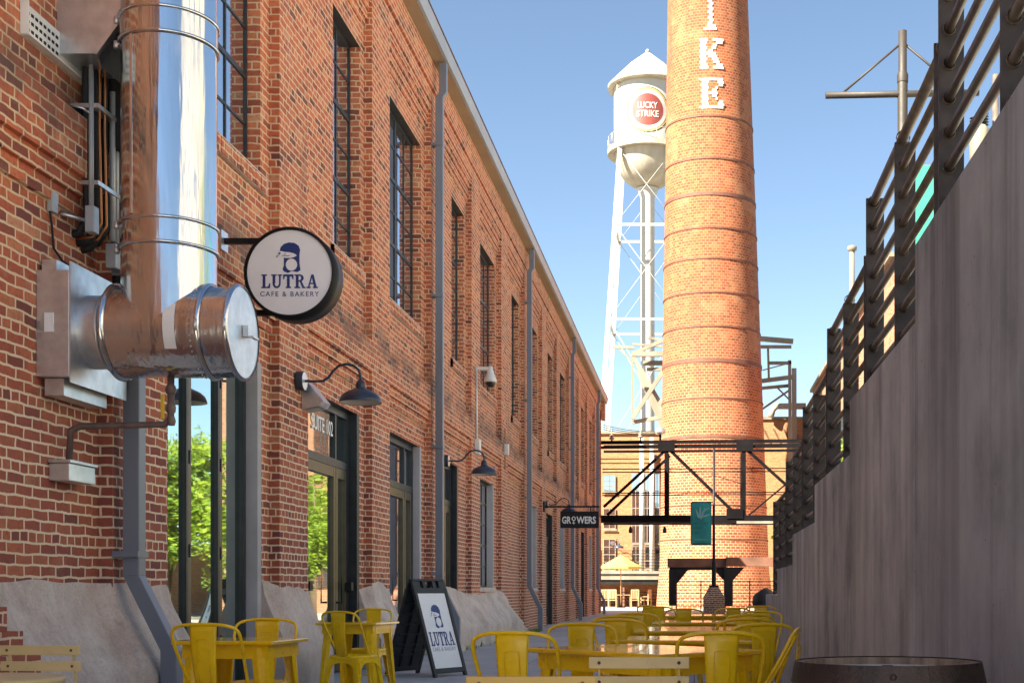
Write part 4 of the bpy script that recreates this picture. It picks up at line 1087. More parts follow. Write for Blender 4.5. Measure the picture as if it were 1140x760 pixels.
m = MB(); m.box(p0.x, p1.x, 16, 16.012, p0.z - 1.2, p1.z); m.build('cloth', 'teal_light', bn)
m = MB(); text_mesh(m, 'ATC', .3, .16, lambda u, v, t: (p0.x + .2 + u, 15.995 - t, 5.42 - .95 + v), .003, .02); m.build('print', 'white_vinyl', bn)
MB().lathe([(.05, 0), (.05, 6.45), (0, 6.46)], (p1.x + .06, 16, 0), 12).build('pole', 'rail', bn)
MB().tube([(p0.x, 16.03, p1.z), (p1.x + .06, 16.03, p1.z)], .015, 6).build('arm', 'rail', bn)
tr = thing('pole_transformer', 'tan cylinder with ribbed black insulators seen between the near rails', 'transformer', (4.1, 18.5, 5))
p = at(1090, 150, 18.5); tr.location = p; ORG[tr.name] = p.copy()
MB().lathe([(0, -.9), (.135, -.9), (.14, -.1), (.14, .06), (.10, .12), (0, .14)], p, 20).build('can', 'pale_steel', tr)
m = MB()
for k in range(6): m.lathe([(.02, 0), (.07, .015), (.02, .035)], p + Vector((.07, 0, .12 + k * .04)), 10)
for k in range(4): m.lathe([(.02, 0), (.06, .015), (.02, .035)], p + Vector((-.08, 0, .1 + k * .04)), 10)
m.build('insulator', 'steel_black', tr)
MB().tube([(p.x + .26, 18.6, 0), (p.x + .26, 18.6, p.z + .9)], .045, 10).build('pole', 'rail', tr)

# ------------------------------------------------------------------ exhaust duct on the near bay
DY = 9.03; DX = -3.69; DR = .315; DZ = 2.86
dt = thing('exhaust_duct', 'large polished stainless exhaust duct with tee and end cap on the brick wall', 'duct', (XB, DY, DZ))
MB().lathe([(DR, DZ + .0), (DR, 10.6)], (DX, DY, 0), 72).build('riser', 'stainless', dt)
MB().lathe([(DR, -4.02), (DR, -3.18)], (0, DY, DZ), 72, 'X').build('tee_body', 'stainless', dt)
m = MB(); m.lathe([(DR + .004, 0), (DR + .022, .01), (DR + .022, .03), (DR + .004, .04)], (-3.205, DY, DZ), 72, 'X')
m.lathe([(DR + .004, 0), (DR + .022, .01), (DR + .022, .03), (DR + .004, .04)], (-3.40, DY, DZ), 72, 'X')
m.lathe([(DR + .003, 0), (DR + .024, .012), (DR + .024, .028), (DR + .003, .04)], (-4.05, DY, DZ), 72, 'X')
for zc in (3.42, 4.85, 7.0, 9.0):
    for dz in (0, .17): m.lathe([(DR + .002, -.012), (DR + .02, -.006), (DR + .02, .010), (DR + .002, .016)], (DX, DY, zc + dz), 72)
    m.lathe([(DR + .006, .0), (DR + .006, .17)], (DX, DY, zc), 72)
build_parts(m, 'clamp_band', 'stainless', dt)
m = MB()
for zc in (3.42, 3.59, 4.85, 5.02): m.tube([(DX - DR - .03, DY - .06, zc - .02), (DX - DR - .03, DY - .06, zc + .03)], .02, 8)
for xx in (-3.185, -3.38): m.tube([(xx, DY - DR - .022, DZ - .05), (xx, DY - DR - .022, DZ + .03)], .013, 8)
build_parts(m, 'clamp_bolt', 'galv', dt)
m = MB(); a_ = R(-118)
m.box(DX + (DR + .0005) * math.cos(a_) - .008, DX + (DR + .0005) * math.cos(a_) + .008, DY + DR * math.sin(a_) - .006, DY + DR * math.sin(a_) + .006, 3.62, 10.0); m.build('lock_seam', 'stainless', dt)
m = MB()
for i in range(26):
    t_ = math.pi * (1 + i / 26)
    m.lathe([(0, -.004), (.005, -.003), (.006, 0)], (-3.43, DY + (DR + .004) * math.sin(t_), DZ + (DR + .004) * math.cos(t_)), 6, 'Y')
m.build('rivet_line', 'galv', dt)
m = MB(); m.disc((-3.172, DY, DZ), DR + .012, 72, 'X'); m.lathe([(DR + .012, -.02), (DR + .014, .0), (DR + .0, .006)], (-3.172, DY, DZ), 72, 'X'); cap = m.build('end_cap', 'galv', dt)
m = MB(); m.box(-3.168, -3.13, DY - .02, DY + .04, DZ - .03, DZ + .05).box(-3.13, -3.10, DY + .0, DY + .12, DZ - .03, DZ - .018); m.build('cap_handle', 'galv', cap)
m = MB(); m.lathe([(DR - .06, -4.24), (DR - .06, -4.02)], (0, DY, DZ), 72, 'X'); m.lathe([(DR - .06, -4.10), (DR - .035, -4.095), (DR - .035, -4.08), (DR - .06, -4.075)], (0, DY, DZ), 72, 'X'); m.build('collar', 'galv', dt)
m = MB(); m.lathe([(DR - .06, -4.021), (DR + .0, -4.019)], (0, DY, DZ), 72, 'X'); m.build('reducer_ring', 'galv', dt)
m = MB(); m.box(XB + .002, -4.235, 8.70, 9.42, 2.50, 3.22); bx = m.build('wall_box', 'galv', dt, .004)
m = MB(); m.box(-4.234, -4.226, 8.70, 9.56, 2.46, 3.28); m.build('flange_plate', 'galv', dt)
m = MB(); m.box(XB + .03, -4.30, 8.76, 9.4, 2.38, 2.495).box(XB + .02, XB + .12, 8.74, 9.2, 3.225, 3.30); build_parts(m, 'flashing', 'galv', dt)
MB().box(-4.40, -4.34, 8.693, 8.699, 2.80, 2.93).build('sticker', 'white_vinyl', bx)
m = MB()
def on_tee(u, v, t):   # wraps a label on the near side of the tee
    r = DR + .002 + t; a = v / DR; return (-3.56 + u, DY - r * math.cos(a), DZ + .12 + r * math.sin(a) - .0)
for j in range(8):
    a0, a1 = -.12 + j * .04 - .05, -.12 + (j + 1) * .04 - .05
    m.add([(-3.61, DY - (DR + .003) * math.cos(a0 / DR), DZ + (DR + .003) * math.sin(a0 / DR)), (-3.53, DY - (DR + .003) * math.cos(a0 / DR), DZ + (DR + .003) * math.sin(a0 / DR)),
           (-3.53, DY - (DR + .003) * math.cos(a1 / DR), DZ + (DR + .003) * math.sin(a1 / DR)), (-3.61, DY - (DR + .003) * math.cos(a1 / DR), DZ + (DR + .003) * math.sin(a1 / DR))], [(0, 1, 2, 3)])
m.build('duct_label', 'white_vinyl', dt)

hb = thing('sheet_metal_hood', 'slanted galvanised sheet metal hood at the upper left corner of the wall', 'hood', (XB, 9.0, 4.8))
m = MB(); m.prism([(XB + .003, 4.80), (-4.19, 4.80), (-3.98, 5.08), (-3.70, 5.46), (-3.70, 6.6), (XB + .003, 6.6)], lambda u, v, t: (u, t, v), 8.98, 9.42)
m.build('hood_body', 'galv', hb, .003)
m = MB(); m.prism([(-4.185, 4.790), (-3.975, 5.068), (-3.70, 5.445), (-3.68, 5.40), (-3.96, 5.02), (-4.17, 4.73)], lambda u, v, t: (u, t, v), 9.03, 9.40); m.build('hood_underside_shade', 'cable', hb)  # black slab paints the dark shade beneath the slanted hood
m = MB(); m.beam((-4.19, 8.975, 4.80), (-3.70, 8.975, 5.46), .03, .012, (0, 1, 0)); m.build('edge_trim', 'galv', hb)
ch_ = thing('slotted_channel', 'pale perforated metal channel fixed along the bricks at the upper left corner', 'bracket', (XB, 8.5, 4.7))
m = MB(); m.box(XB + .012, XB + .022, 8.5, 9.45, 4.74, 4.95); m.box(XB + .003, XB + .06, 8.5, 9.45, 4.725, 4.739); m.box(XB + .003, XB + .06, 8.492, 8.499, 4.73, 4.95); cc = m.build('channel', 'camera_white', ch_)
m = MB()
for i in range(8):
    for j in range(3): m.box(XB + .0222, XB + .0262, 8.54 + i * .055, 8.57 + i * .055, 4.775 + j * .055, 4.795 + j * .055)
m.build('slot', 'interior', cc)

ln = thing('refrigerant_lines', 'bundle of black insulated pipes and copper lines clipped to the wall left of the duct', 'pipes', (XB, 9.3, 3.4))
for i, (y, x, r_, z0, mt) in enumerate(((9.22, XB + .09, .028, 3.62, 'cable'), (9.29, XB + .12, .034, 3.58, 'cable'), (9.36, XB + .10, .034, 3.55, 'cable'), (9.43, XB + .12, .03, 3.6, 'cable'), (9.26, XB + .17, .010, 3.6, 'copper'), (9.33, XB + .175, .010, 3.6, 'copper'))):
    pts = [(x, y, 6.4), (x + .01, y, 5.2), (x, y, 4.4), (x + .01, y + .01, z0 + .1), (x - .05, y + .01, z0), (XB - .02, y, z0 - .02)]
    MB().tube(pts, r_, 10).build('insulated_pipe' if mt == 'cable' else 'copper_line', mt, ln)
m = MB()
for z in (4.5, 3.95): m.box(XB + .004, XB + .2, 9.18, 9.62, z, z + .03)
build_parts(m, 'pipe_clip', 'galv', ln)
MB().tube([(XB + .13, 9.62, 6.4), (XB + .13, 9.62, 3.3)], .03, 10).build('insulated_pipe', 'cable', ln)
MB().tube([(-4.28, 9.66, 6.4), (-4.28, 9.66, 3.3)], .028, 10).build('insulated_pipe', 'cable', ln)
MB().box(XB + .01, -4.06, 9.47, 9.585, 4.30, 6.4).build('hood_shade_block', 'cable', ln, .02)  # black block added to darken the shaded gap between hood and riser
cdt = thing('wall_conduit', 'thin grey electrical conduit dropping from the hood to a small box', 'conduit', (XB, 9.2, 3.6))
MB().tube([(-4.31, 9.18, 4.8), (-4.31, 9.18, 3.78)], .017, 10).build('conduit', 'pvc', cdt)
MB().box(-4.34, -4.27, 9.14, 9.22, 3.6, 3.79).build('junction_box', 'pvc', cdt, .008)
MB().tube([(XB, 9.12, 4.5), (XB + .12, 9.12, 4.47), (-4.31, 9.18, 4.45)], .009, 6).build('clip', 'galv', cdt)
MB().tube([(XB, 9.02, 3.7), (-4.31, 9.18, 3.68)], .014, 6).build('elbow', 'galv', cdt)
cd2 = thing('double_conduit', 'pair of pale grey conduits on the brick pilaster beside the black pipes', 'conduit', (-4.3, 9.5, 3.4))
for y in (9.47, 9.53): MB().tube([(-4.29, y, 4.72), (-4.29, y, 3.62)], .022, 10).build('conduit', 'pvc', cd2)
MB().box(-4.33, -4.25, 9.44, 9.56, 3.42, 3.6).build('coupling', 'pvc', cd2, .008)
sw = thing('wall_sensor', 'small grey sensor box with a thin black cable on the brick left of the duct', 'box', (XB, 8.86, 3.9))
MB().box(XB + .002, XB + .045, 8.84, 8.92, 3.66, 3.8).build('sensor_box', 'pvc', sw, .006)
MB().tube([(XB + .02, 8.85, 3.66), (XB + .03, 8.86, 3.55), (XB + .02, 8.9, 3.42), (XB + .03, 9.0, 3.36), (XB + .02, 9.3, 3.34), (XB + .03, 9.6, 3.3)], .008, 6).build('cable', 'cable', sw)
gp = thing('gas_pipe', 'brown gas pipe with a yellow valve between the duct and a small metal box', 'pipe', (XB, 9.0, 1.8))
MB().tube([(DX + .01, 9.03, 2.56), (DX + .01, 9.03, 2.26), (DX - .03, 9.02, 2.215), (-4.30, 9.0, 2.20), (-4.37, 9.0, 2.17), (-4.38, 9.0, 1.96)], .024, 12).build('pipe_run', 'pipe_brown', gp)
m = MB(); m.lathe([(.03, -.03), (.04, 0), (.03, .03)], (DX + .01, 9.03, 2.46), 12).lathe([(.03, -.03), (.035, 0), (.03, .03)], (DX + .01, 9.03, 2.33), 12).lathe([(.026, -.03), (.034, 0), (.026, .03)], (DX + .01, 9.03, 2.24), 12)
build_parts(m, 'valve_ring', 'pipe_brown', gp)
MB().box(DX - .045, DX - .02, 8.985, 8.998, 2.25, 2.42).build('valve_lever', 'brass', gp, .004)
gb = thing('metal_trough_box', 'small galvanised box with a lid below the brown gas pipe on the brick', 'box', (XB, 9.0, 1.8))
MB().box(XB + .003, -4.315, 8.87, 9.25, 1.81, 1.93).build('box_body', 'galv', gb, .004)
MB().box(XB + .003, -4.30, 8.855, 9.265, 1.932, 1.955).build('lid', 'galv', gb, .004)

# ------------------------------------------------------------------ round cafe sign
SD = 11.7; SX, SZ, SR = -3.69, CH + 354 * SD / F, .415
sg_ = thing('round_cafe_sign', 'round white blade sign with navy otter and lettering on black wall brackets', 'sign', (XP, SD, SZ))
m = MB(); m.lathe([(SR - .028, .0), (SR, 0.0), (SR, .29), (0, .29)], (SX, SD, SZ), 72, 'Y'); m.lathe([(SR - .028, 0), (SR - .028, .02)], (SX, SD, SZ), 72, 'Y'); m.build('drum', 'steel_black', sg_)
MB().disc((SX, SD + .012, SZ), SR - .027, 72, 'Y').build('face', 'white_face', sg_)
m = MB()
for dz in (.32, -.34): m.box(XP + .02, SX - math.sqrt(SR ** 2 - dz ** 2) + .04, SD + .12, SD + .17, SZ + dz - .025, SZ + dz + .025)
build_parts(m, 'bracket', 'steel_black', sg_)
m = MB()
for dz in (.32, -.34): m.box(XP + .002, XP + .02, SD + .06, SD + .23, SZ + dz - .09, SZ + dz + .09)
build_parts(m, 'bracket_plate', 'galv', sg_)

def glyph_pieces():
    """hand cut slab-serif capitals: L U T R A, each as overlapping outlines in a 1-high box"""
    def arc(cx, cy, rx, ry, a0, a1, n=12): return [(cx + rx * math.cos(R(a0 + (a1 - a0) * i / n)), cy + ry * math.sin(R(a0 + (a1 - a0) * i / n))) for i in range(n + 1)]
    rc = lambda a, b, c, d: [(a, c), (b, c), (b, d), (a, d)]
    g = {}
    g['L'] = (.80, [rc(.12, .36, .05, .95), rc(0, .5, .9, 1), rc(0, .72, 0, .1), [(.5, 0), (.78, 0), (.80, .36), (.72, .36), (.64, .16), (.5, .1)]])
    g['U'] = (.98, [rc(.12, .36, .35, .95), rc(0, .48, .9, 1), rc(.70, .84, .35, .95), rc(.58, .96, .9, 1), arc(.48, .36, .36, .37, 180, 360) + arc(.50, .36, .20, .22, 360, 180)])
    g['T'] = (.92, [rc(.34, .58, .05, .9), rc(.04, .88, .86, 1), rc(.22, .70, 0, .1), [(0, .64), (.08, .66), (.16, .87), (.04, 1), (0, 1)], [(.92, .64), (.84, .66), (.76, .87), (.88, 1), (.92, 1)]])
    g['R'] = (.98, [rc(.12, .36, .05, .95), rc(0, .5, 0, .1), rc(0, .5, .9, 1), arc(.48, .74, .34, .26, 90, -90) + arc(.48, .74, .12, .15, -90, 90), rc(.36, .49, .48, .58), rc(.36, .49, .90, 1), [(.48, .5), (.66, .5), (.86, .1), (.98, .1), (.98, 0), (.72, 0), (.5, .42)]])
    g['A'] = (1.02, [[(.50, 1), (.64, 1), (.92, .08), (.68, .08), (.47, .84)], [(.44, 1), (.54, 1), (.52, .86), (.26, .08), (.14, .08)], rc(0, .38, 0, .1), rc(.58, 1.02, 0, .1), rc(.28, .74, .3, .39)])
    return g
GP = glyph_pieces()
def serif_word(m, word, width, height, fn, t=.002):
    tot = sum(GP[c][0] + .09 for c in word) - .09; k = width / tot; x = -width / 2; i = 0
    for c in word:
        for poly in GP[c][1]:
            m.prism([(x + u * k, (v - .5) * height) for u, v in poly], fn, 0, t + (i % 7) * .0002); i += 1
        x += (GP[c][0] + .09) * k
def otter(m_navy, m_white, s, fn):
    """s = scale; outlines measured off the sign, centred"""
    body = [(-.62, .42), (-.56, .66), (-.36, .86), (-.05, .96), (.3, .93), (.56, .76), (.66, .5), (.62, .2), (.62, -.35), (.68, -.78), (.5, -.90), (.12, -.84), (-.1, -.96), (-.36, -.86), (-.44, -.72), (-.36, -.5), (-.36, 0), (-.3, .2), (-.5, .3)]
    m_navy.prism([(u * s, v * s) for u, v in body], fn, 0, .0015)
    face = [(-.68, .34), (-.56, .42), (-.3, .36), (.0, .34), (.3, .26), (.46, .14), (.3, .04), (.05, -.02), (-.25, -.02), (-.5, .06), (-.66, .2)]
    m_white.prism([(u * s, v * s) for u, v in face], fn, .0016, .0026)
    belly = [(.12 + .36 * math.cos(t), -.44 + .36 * math.sin(t) * (1.05)) for t in [2 * math.pi * i / 20 for i in range(20)]]
    m_white.prism([(u * s, v * s) for u, v in belly], fn, .0016, .0026)
    for poly in ([(-.72, .30), (-.58, .34), (-.56, .24), (-.68, .2)], [(-.36, .22), (-.28, .26), (-.2, .22), (-.28, .2)], [(-.5, .12), (-.1, .08), (.12, .16), (-.1, .12), (-.45, .16)], [(-.84, .14), (-.6, .2), (-.84, .1)], [(-.86, .04), (-.6, .16), (-.84, 0)]):
        m_navy.prism([(u * s, v * s) for u, v in poly], fn, .0027, .0032)
sfn = lambda u, v, t: (SX + u, SD + .0115 - t, SZ + v)
mn, mw = MB(), MB()
otter(mn, mw, .145, lambda u, v, t: sfn(u, v + .135, t))
mn.build('otter_emblem', 'navy', sg_); mw.build('otter_emblem_white', 'white_face', sg_)
m = MB(); serif_word(m, 'LUTRA', .515, .125, lambda u, v, t: sfn(u, v - .080, t)); m.build('name_lettering', 'navy', sg_)
m = MB(); text_mesh(m, 'CAFE & BAKERY', .535, .045, lambda u, v, t: sfn(u, v - .195, t), .002, .0, 1.25); m.build('small_lettering', 'navy', sg_)

# ------------------------------------------------------------------ gooseneck lamps
def gooseneck(label, y, z, first=None):
    if first: return dup(first, (XP, y, z), 0, label)
    t = thing('gooseneck_lamp', label, 'lamp', (0, 0, 0), 'gooseneck lamps along the brick wall')
    MB().lathe([(0, .005), (.105, .005), (.105, .09), (0, .09)], (0, 0, 0), 28, 'X').build('wall_plate', 'lamp', t, .004)
    MB().lathe([(.098, .091), (.0, .094)], (0, 0, 0), 28, 'X').build('plate_cover', 'galv', t)
    pts = [(.09, 0, 0), (.2, 0, -.005), (.29, 0, 0), (.35, 0, .04), (.40, 0, .11), (.46, 0, .165), (.54, 0, .185), (.62, 0, .17), (.68, 0, .12), (.70, 0, .05), (.70, 0, -.02)]
    MB().tube(pts, .0145, 12).build('arm', 'lamp', t)
    m = MB(); m.lathe([(.0, .01), (.035, .005), (.05, -.03), (.055, -.06), (.05, -.075), (.09, -.095), (.165, -.13), (.205, -.165), (.222, -.205), (.228, -.235), (.226, -.24), (.218, -.235)], (.70, 0, 0), 40); m.build('shade', 'lamp', t)
    m = MB(); m.lathe([(.224, -.2395), (.20, -.2), (.158, -.142), (.05, -.1)], (.70, 0, 0), 40); m.lathe([(0, -.2), (.035, -.19), (.035, -.11)], (.70, 0, 0), 16); m.build('shade_lining', 'lamp_in', t)
    t.location = (XP, y, z); return t
g0 = gooseneck('dark gooseneck wall lamp above the suite door, nearest and largest', 14.05, 3.34)
gooseneck('dark gooseneck wall lamp behind the second downspout from the front', 22.3, 3.30, g0)
gooseneck('farthest dark gooseneck wall lamp, beside the black growers sign', 37.4, 3.55, g0)
gooseneck('small gooseneck lamp on the sunlit mill left of the umbrella', 0, 0, g0)
go = bpy.context.scene.collection.objects[-1]
fx = [o for o in COL.objects if o.get('label', '').startswith('small gooseneck')][0]
fx.location = (at(681, 604, 87.8).x, 87.9, at(681, 604, 87).z); fx.rotation_euler = (0, 0, R(-60)); fx.scale = (1.5, 1.5, 1.5)
wp = thing('wedge_wall_light', 'silver angular wall light tucked beside the nearest gooseneck lamp over the suite door', 'lamp', (XP, 14.2, 3.2))
def wedge(u, v, t): return (u, t, v)
m = MB(); m.prism([(XP + .003, 3.36), (XP + .06, 3.37), (XP + .24, 3.15), (XP + .20, 3.09), (XP + .003, 3.05)], wedge, 14.22, 14.52); m.build('housing', 'galv', wp, .004)
m = MB(); m.add([(XP + .02, 14.25, 3.048), (XP + .18, 14.25, 3.083), (XP + .18, 14.49, 3.083), (XP + .02, 14.49, 3.048)], [(0, 1, 2, 3)]); m.build('lens', 'lamp_in', wp)

# growers sign
GD = 37.0
gs = thing('hanging_blade_sign', 'black rectangular blade sign reading growers hanging from a wall bar', 'sign', (XP, GD, 3.4))
MB().box(XP + .03, -2.74, GD, GD + .05, 3.44, 3.49).build('hanger_bar', 'steel_black', gs)
MB().box(XP + .003, XP + .05, GD - .1, GD + .15, 3.32, 3.62).build('wall_plate', 'steel_black', gs)
m = MB()
for x in (-3.6, -3.0): m.box(x, x + .03, GD + .01, GD + .04, 3.3, 3.44)
build_parts(m, 'hanger', 'steel_black', gs)
bd = MB().box(-3.86, -2.75, GD, GD + .06, 2.85, 3.33).build('board', 'steel_black', gs, .005)
m = MB(); fnG = lambda u, v, t: (-3.305 + u, GD - .002 - t, 3.08 + v)
text_mesh(m, 'GR', .26, .21, lambda u, v, t: fnG(u - .375, v, t), .004, .03)
text_mesh(m, 'O', .12, .13, lambda u, v, t: fnG(u - .17, v + .04, t), .004, .03)
m.box(-3.305 - .18, -3.305 - .16, GD - .005, GD - .0021, 2.955, 3.06); m.box(-3.305 - .215, -3.305 - .125, GD - .0055, GD - .0022, 2.99, 3.01)
text_mesh(m, 'WERS', .56, .21, lambda u, v, t: fnG(u + .19, v, t), .004, .03)
m.build('lettering', 'white_vinyl', gs)

# security camera, conduit and small boxes
sc_ = thing('dome_security_camera', 'white dome security camera on a bracket high on the brick pilaster', 'camera', (XP, 25.5, 5.4))
MB().box(XP + .003, XP + .34, 25.48, 25.54, 5.42, 5.49).build('bracket', 'camera_white', sc_, .01)
MB().lathe([(0, .08), (.04, .08), (.055, .01), (.085, -.10), (.125, -.19), (.125, -.235), (.105, -.24)], (XP + .30, 25.51, 5.42), 28).build('housing', 'camera_white', sc_)
MB().lathe([(.103, -.24), (.09, -.30), (.05, -.335), (0, -.34)], (XP + .30, 25.51, 5.42), 24).build('dome', 'camera_dark', sc_)
cc = thing('camera_conduit', 'thin white conduit below the dome camera ending in a pale box', 'conduit', (XP, 25.5, 4))
MB().tube([(XP + .03, 25.5, 5.42), (XP + .03, 25.5, 4.05)], .018, 8).build('conduit', 'camera_white', cc)
MB().box(XP + .003, XP + .1, 25.42, 25.62, 3.75, 4.05).build('box', 'camera_white', cc, .01)
wb_ = thing('wall_junction_box', 'small white box with rusty stain on the pilaster right of the dome camera', 'box', (XP, 29.4, 4))
MB().box(XP + .003, XP + .1, 29.35, 29.5, 4.15, 4.4).build('box', 'camera_white', wb_, .01)
MB().tube([(XP + .02, 29.42, 4.4), (XP + .02, 29.42, 4.75)], .015, 6).build('conduit', 'gold_vinyl', wb_)
MB().tube([(XP + .02, 29.42, 4.15), (XP + .02, 29.42, 3.85)], .015, 6).build('conduit', 'gold_vinyl', wb_)

# ------------------------------------------------------------------ yellow metal chair
def smoothpath(pts, it=2):
    for _ in range(it):
        q_ = [pts[0]]
        for a, b in zip(pts[:-1], pts[1:]):
            a, b = Vector(a), Vector(b); q_ += [a * .75 + b * .25, a * .25 + b * .75]
        pts = q_ + [pts[-1]]
    return pts
def tolix():
    t = thing('metal_chair', '', 'chair', (0, 0, 0), 'yellow metal cafe chairs')
    # seat: pressed pan with rolled rim
    m = MB(); n = 28
    def sq(r, z, k=4.2, fw=1.0):
        out = []
        for i in range(n):
            a = 2 * math.pi * i / n; c, s_ = math.cos(a), math.sin(a)
            d = (abs(c) ** k + abs(s_) ** k) ** (-1 / k); out.append((r * d * c, r * d * s_, z))
        return out
    rings = [sq(.03, .438), sq(.12, .439), sq(.155, .446), sq(.172, .452), sq(.180, .448), sq(.182, .436), sq(.178, .415)]
    vs = [p for r_ in rings for p in r_]; fs = [tuple(range(n))] + [(i * n + k, i * n + (k + 1) % n, (i + 1) * n + (k + 1) % n, (i + 1) * n + k) for i in range(len(rings) - 1) for k in range(n)]
    m.add(vs, fs, True); m.build('seat', 'yellow', t)
    # apron with arches between the legs
    m = MB()
    for s_ in range(4):
        c, sn = math.cos(s_ * math.pi / 2), math.sin(s_ * math.pi / 2)
        K = 12; top = []; bot = []
        for i in range(K + 1):
            u = -1 + 2 * i / K; x = u * .162; zz = .43; dz = .045 + .10 * (abs(u) ** 3.2)
            top.append((x, -.170, zz)); bot.append((x * (1 + dz * .12), -.170 - dz * .12, zz - dz))
        vs = []
        for p in top + bot: vs.append((p[0] * c - p[1] * sn, p[0] * sn + p[1] * c, p[2]))
        m.add(vs, [(i, i + 1, K + 2 + i, K + 1 + i) for i in range(K)], False)
    ap = m.build('apron', 'yellow', t); md = ap.modifiers.new('s', 'SOLIDIFY'); md.thickness = .004
    for i in (-1, 1):
        for j in (-1, 1):
            m = MB(); a = Vector((i * .160, j * .160, .43)); b = Vector((i * .205, j * .21, 0.012))
            # angle-section sheet leg, wide at the top, narrow at the foot
            vs = []
            for p, w_ in ((a, .060), (a * .6 + b * .4, .046), (b, .026)):
                vs += [p + Vector((-i * w_, 0, 0)), p + Vector((-i * w_ * .3, j * .006, 0)), p + Vector((i * .004, j * .004, 0)), p + Vector((i * .006, -j * w_ * .3, 0)), p + Vector((0, -j * w_, 0))]
            m.add(vs, [(r_ * 5 + k, r_ * 5 + k + 1, r_ * 5 + k + 6, r_ * 5 + k + 5) for r_ in range(2) for k in range(4)], False)
            lg = m.build('leg', 'yellow', t); md = lg.modifiers.new('s', 'SOLIDIFY'); md.thickness = .004
            MB().lathe([(0, 0), (.016, 0), (.016, .014), (0, .014)], (b.x, b.y, 0), 10).build('foot', 'plastic', lg)
    br_ = MB(); br_.tube([(-.19, -.19, .17), (.19, .19, .17)], .005, 6).tube([(.19, -.19, .182), (-.19, .19, .182)], .005, 6); br_.build('cross_brace', 'yellow', t)
    # back hoop
    h = [(-.172, .02, .43), (-.178, -.03, .50), (-.196, -.13, .66), (-.205, -.185, .76), (-.198, -.215, .825), (-.13, -.235, .852), (0, -.242, .858), (.13, -.235, .852), (.198, -.215, .825), (.205, -.185, .76), (.196, -.13, .66), (.178, -.03, .50), (.172, .02, .43)]
    MB().tube(smoothpath(h), .0098, 10).build('back_frame', 'yellow', t)
    m = MB(); K = 10; vs = []
    for i in range(K + 1):
        u = i / K; z = .44 + .415 * u; y = -.178 - .062 * u - .018 * math.sin(u * math.pi); w_ = .060 + .022 * u
        vs += [(-w_, y + .004, z), (-w_ * .82, y, z), (0, y - .003, z), (w_ * .82, y, z), (w_, y + .004, z)]
    m.add(vs, [(i * 5 + k, i * 5 + k + 1, i * 5 + k + 6, i * 5 + k + 5) for i in range(K) for k in range(4)], True)
    sp_ = m.build('backrest', 'yellow', t); md = sp_.modifiers.new('s', 'SOLIDIFY'); md.thickness = .003
    # pressed rib outline on both faces
    def bp_(x, u, o): return (x, -.178 - .062 * u - .018 * math.sin(u * math.pi) + o, .44 + .415 * u)
    for o in (-.006, .004):
        pth = [bp_(-.030, .08, o)] + [bp_(-.036, u, o) for u in (.3, .5, .7)] + [bp_(-.032, .79, o), bp_(0, .805, o), bp_(.032, .79, o)] + [bp_(.036, u, o) for u in (.7, .5, .3)] + [bp_(.030, .08, o)]
        MB().tube(pth, .0028, 6).build('pressed_rib', 'yellow', sp_)
    return t
CHAIRS = [  # back x, back y, facing (deg), label
 (-.84, 5.92, -10, 'nearest yellow metal chair, back to the viewer, left of the biggest table'),
 (-.66, 7.50, 196, 'yellow metal chair at the far left corner of the nearest yellow table, facing the viewer'),
 (.125, 5.92, 4, 'yellow chair showing its ribbed back before the right end of the nearest table'),
 (.53, 6.55, 82, 'yellow metal chair turned sideways by the concrete wall, close to the barrel'),
 (.40, 7.35, 22, 'yellow metal chair at the right far corner of the nearest table'),
 (-.52, 8.55, -14, 'yellow metal chair at the left end of the second table, back to the viewer'),
 (-.58, 9.6, 205, 'yellow metal chair behind the one at the left end of the second table'),
 (-.50, 10.9, 190, 'yellow metal chair left of the third table, facing the viewer'),
 (.36, 8.75, 12, 'yellow metal chair at the right end of the second table'),
 (.45, 10.3, 8, 'yellow metal chair at the right end of the third table near the wall'),
 (.62, 11.9, 165, 'yellow metal chair beside the concrete wall past the third table'),
 (-.11, 13.5, 2, 'yellow metal chair in the middle between the fourth and fifth tables'),
 (.43, 14.1, 12, 'yellow metal chair right of the middle one before the fifth table'),
 (-.43, 15.2, -16, 'yellow metal chair at the left of the fifth table, nearer of its pair'),
 (-.60, 16.4, -40, 'yellow metal chair at the far left end of the row, farther of its pair'),
 (.82, 15.9, 172, 'yellow metal chair at the far right end of the row by the wall'),
 (-2.83, 7.40, -4, 'yellow metal chair in front of the left small table by the glass doors'),
 (-2.90, 8.72, 184, 'yellow metal chair behind the left small table by the glass doors'),
 (-3.26, 11.75, -22, 'yellow metal chair in front of the small table below the suite door'),
 (-3.38, 13.55, 176, 'yellow metal chair behind the small table below the suite door'),
]
tx = tolix()
for i, (bx_, by_, rz, lb) in enumerate(CHAIRS):
    a = R(rz); o = Vector((bx_, by_, 0)) + Vector((-math.sin(a), math.cos(a), 0)) * .235
    if i == 0: tx.location = o; tx.rotation_euler = (0, 0, a); tx['label'] = lb
    else: dup(tx, o, a, lb)

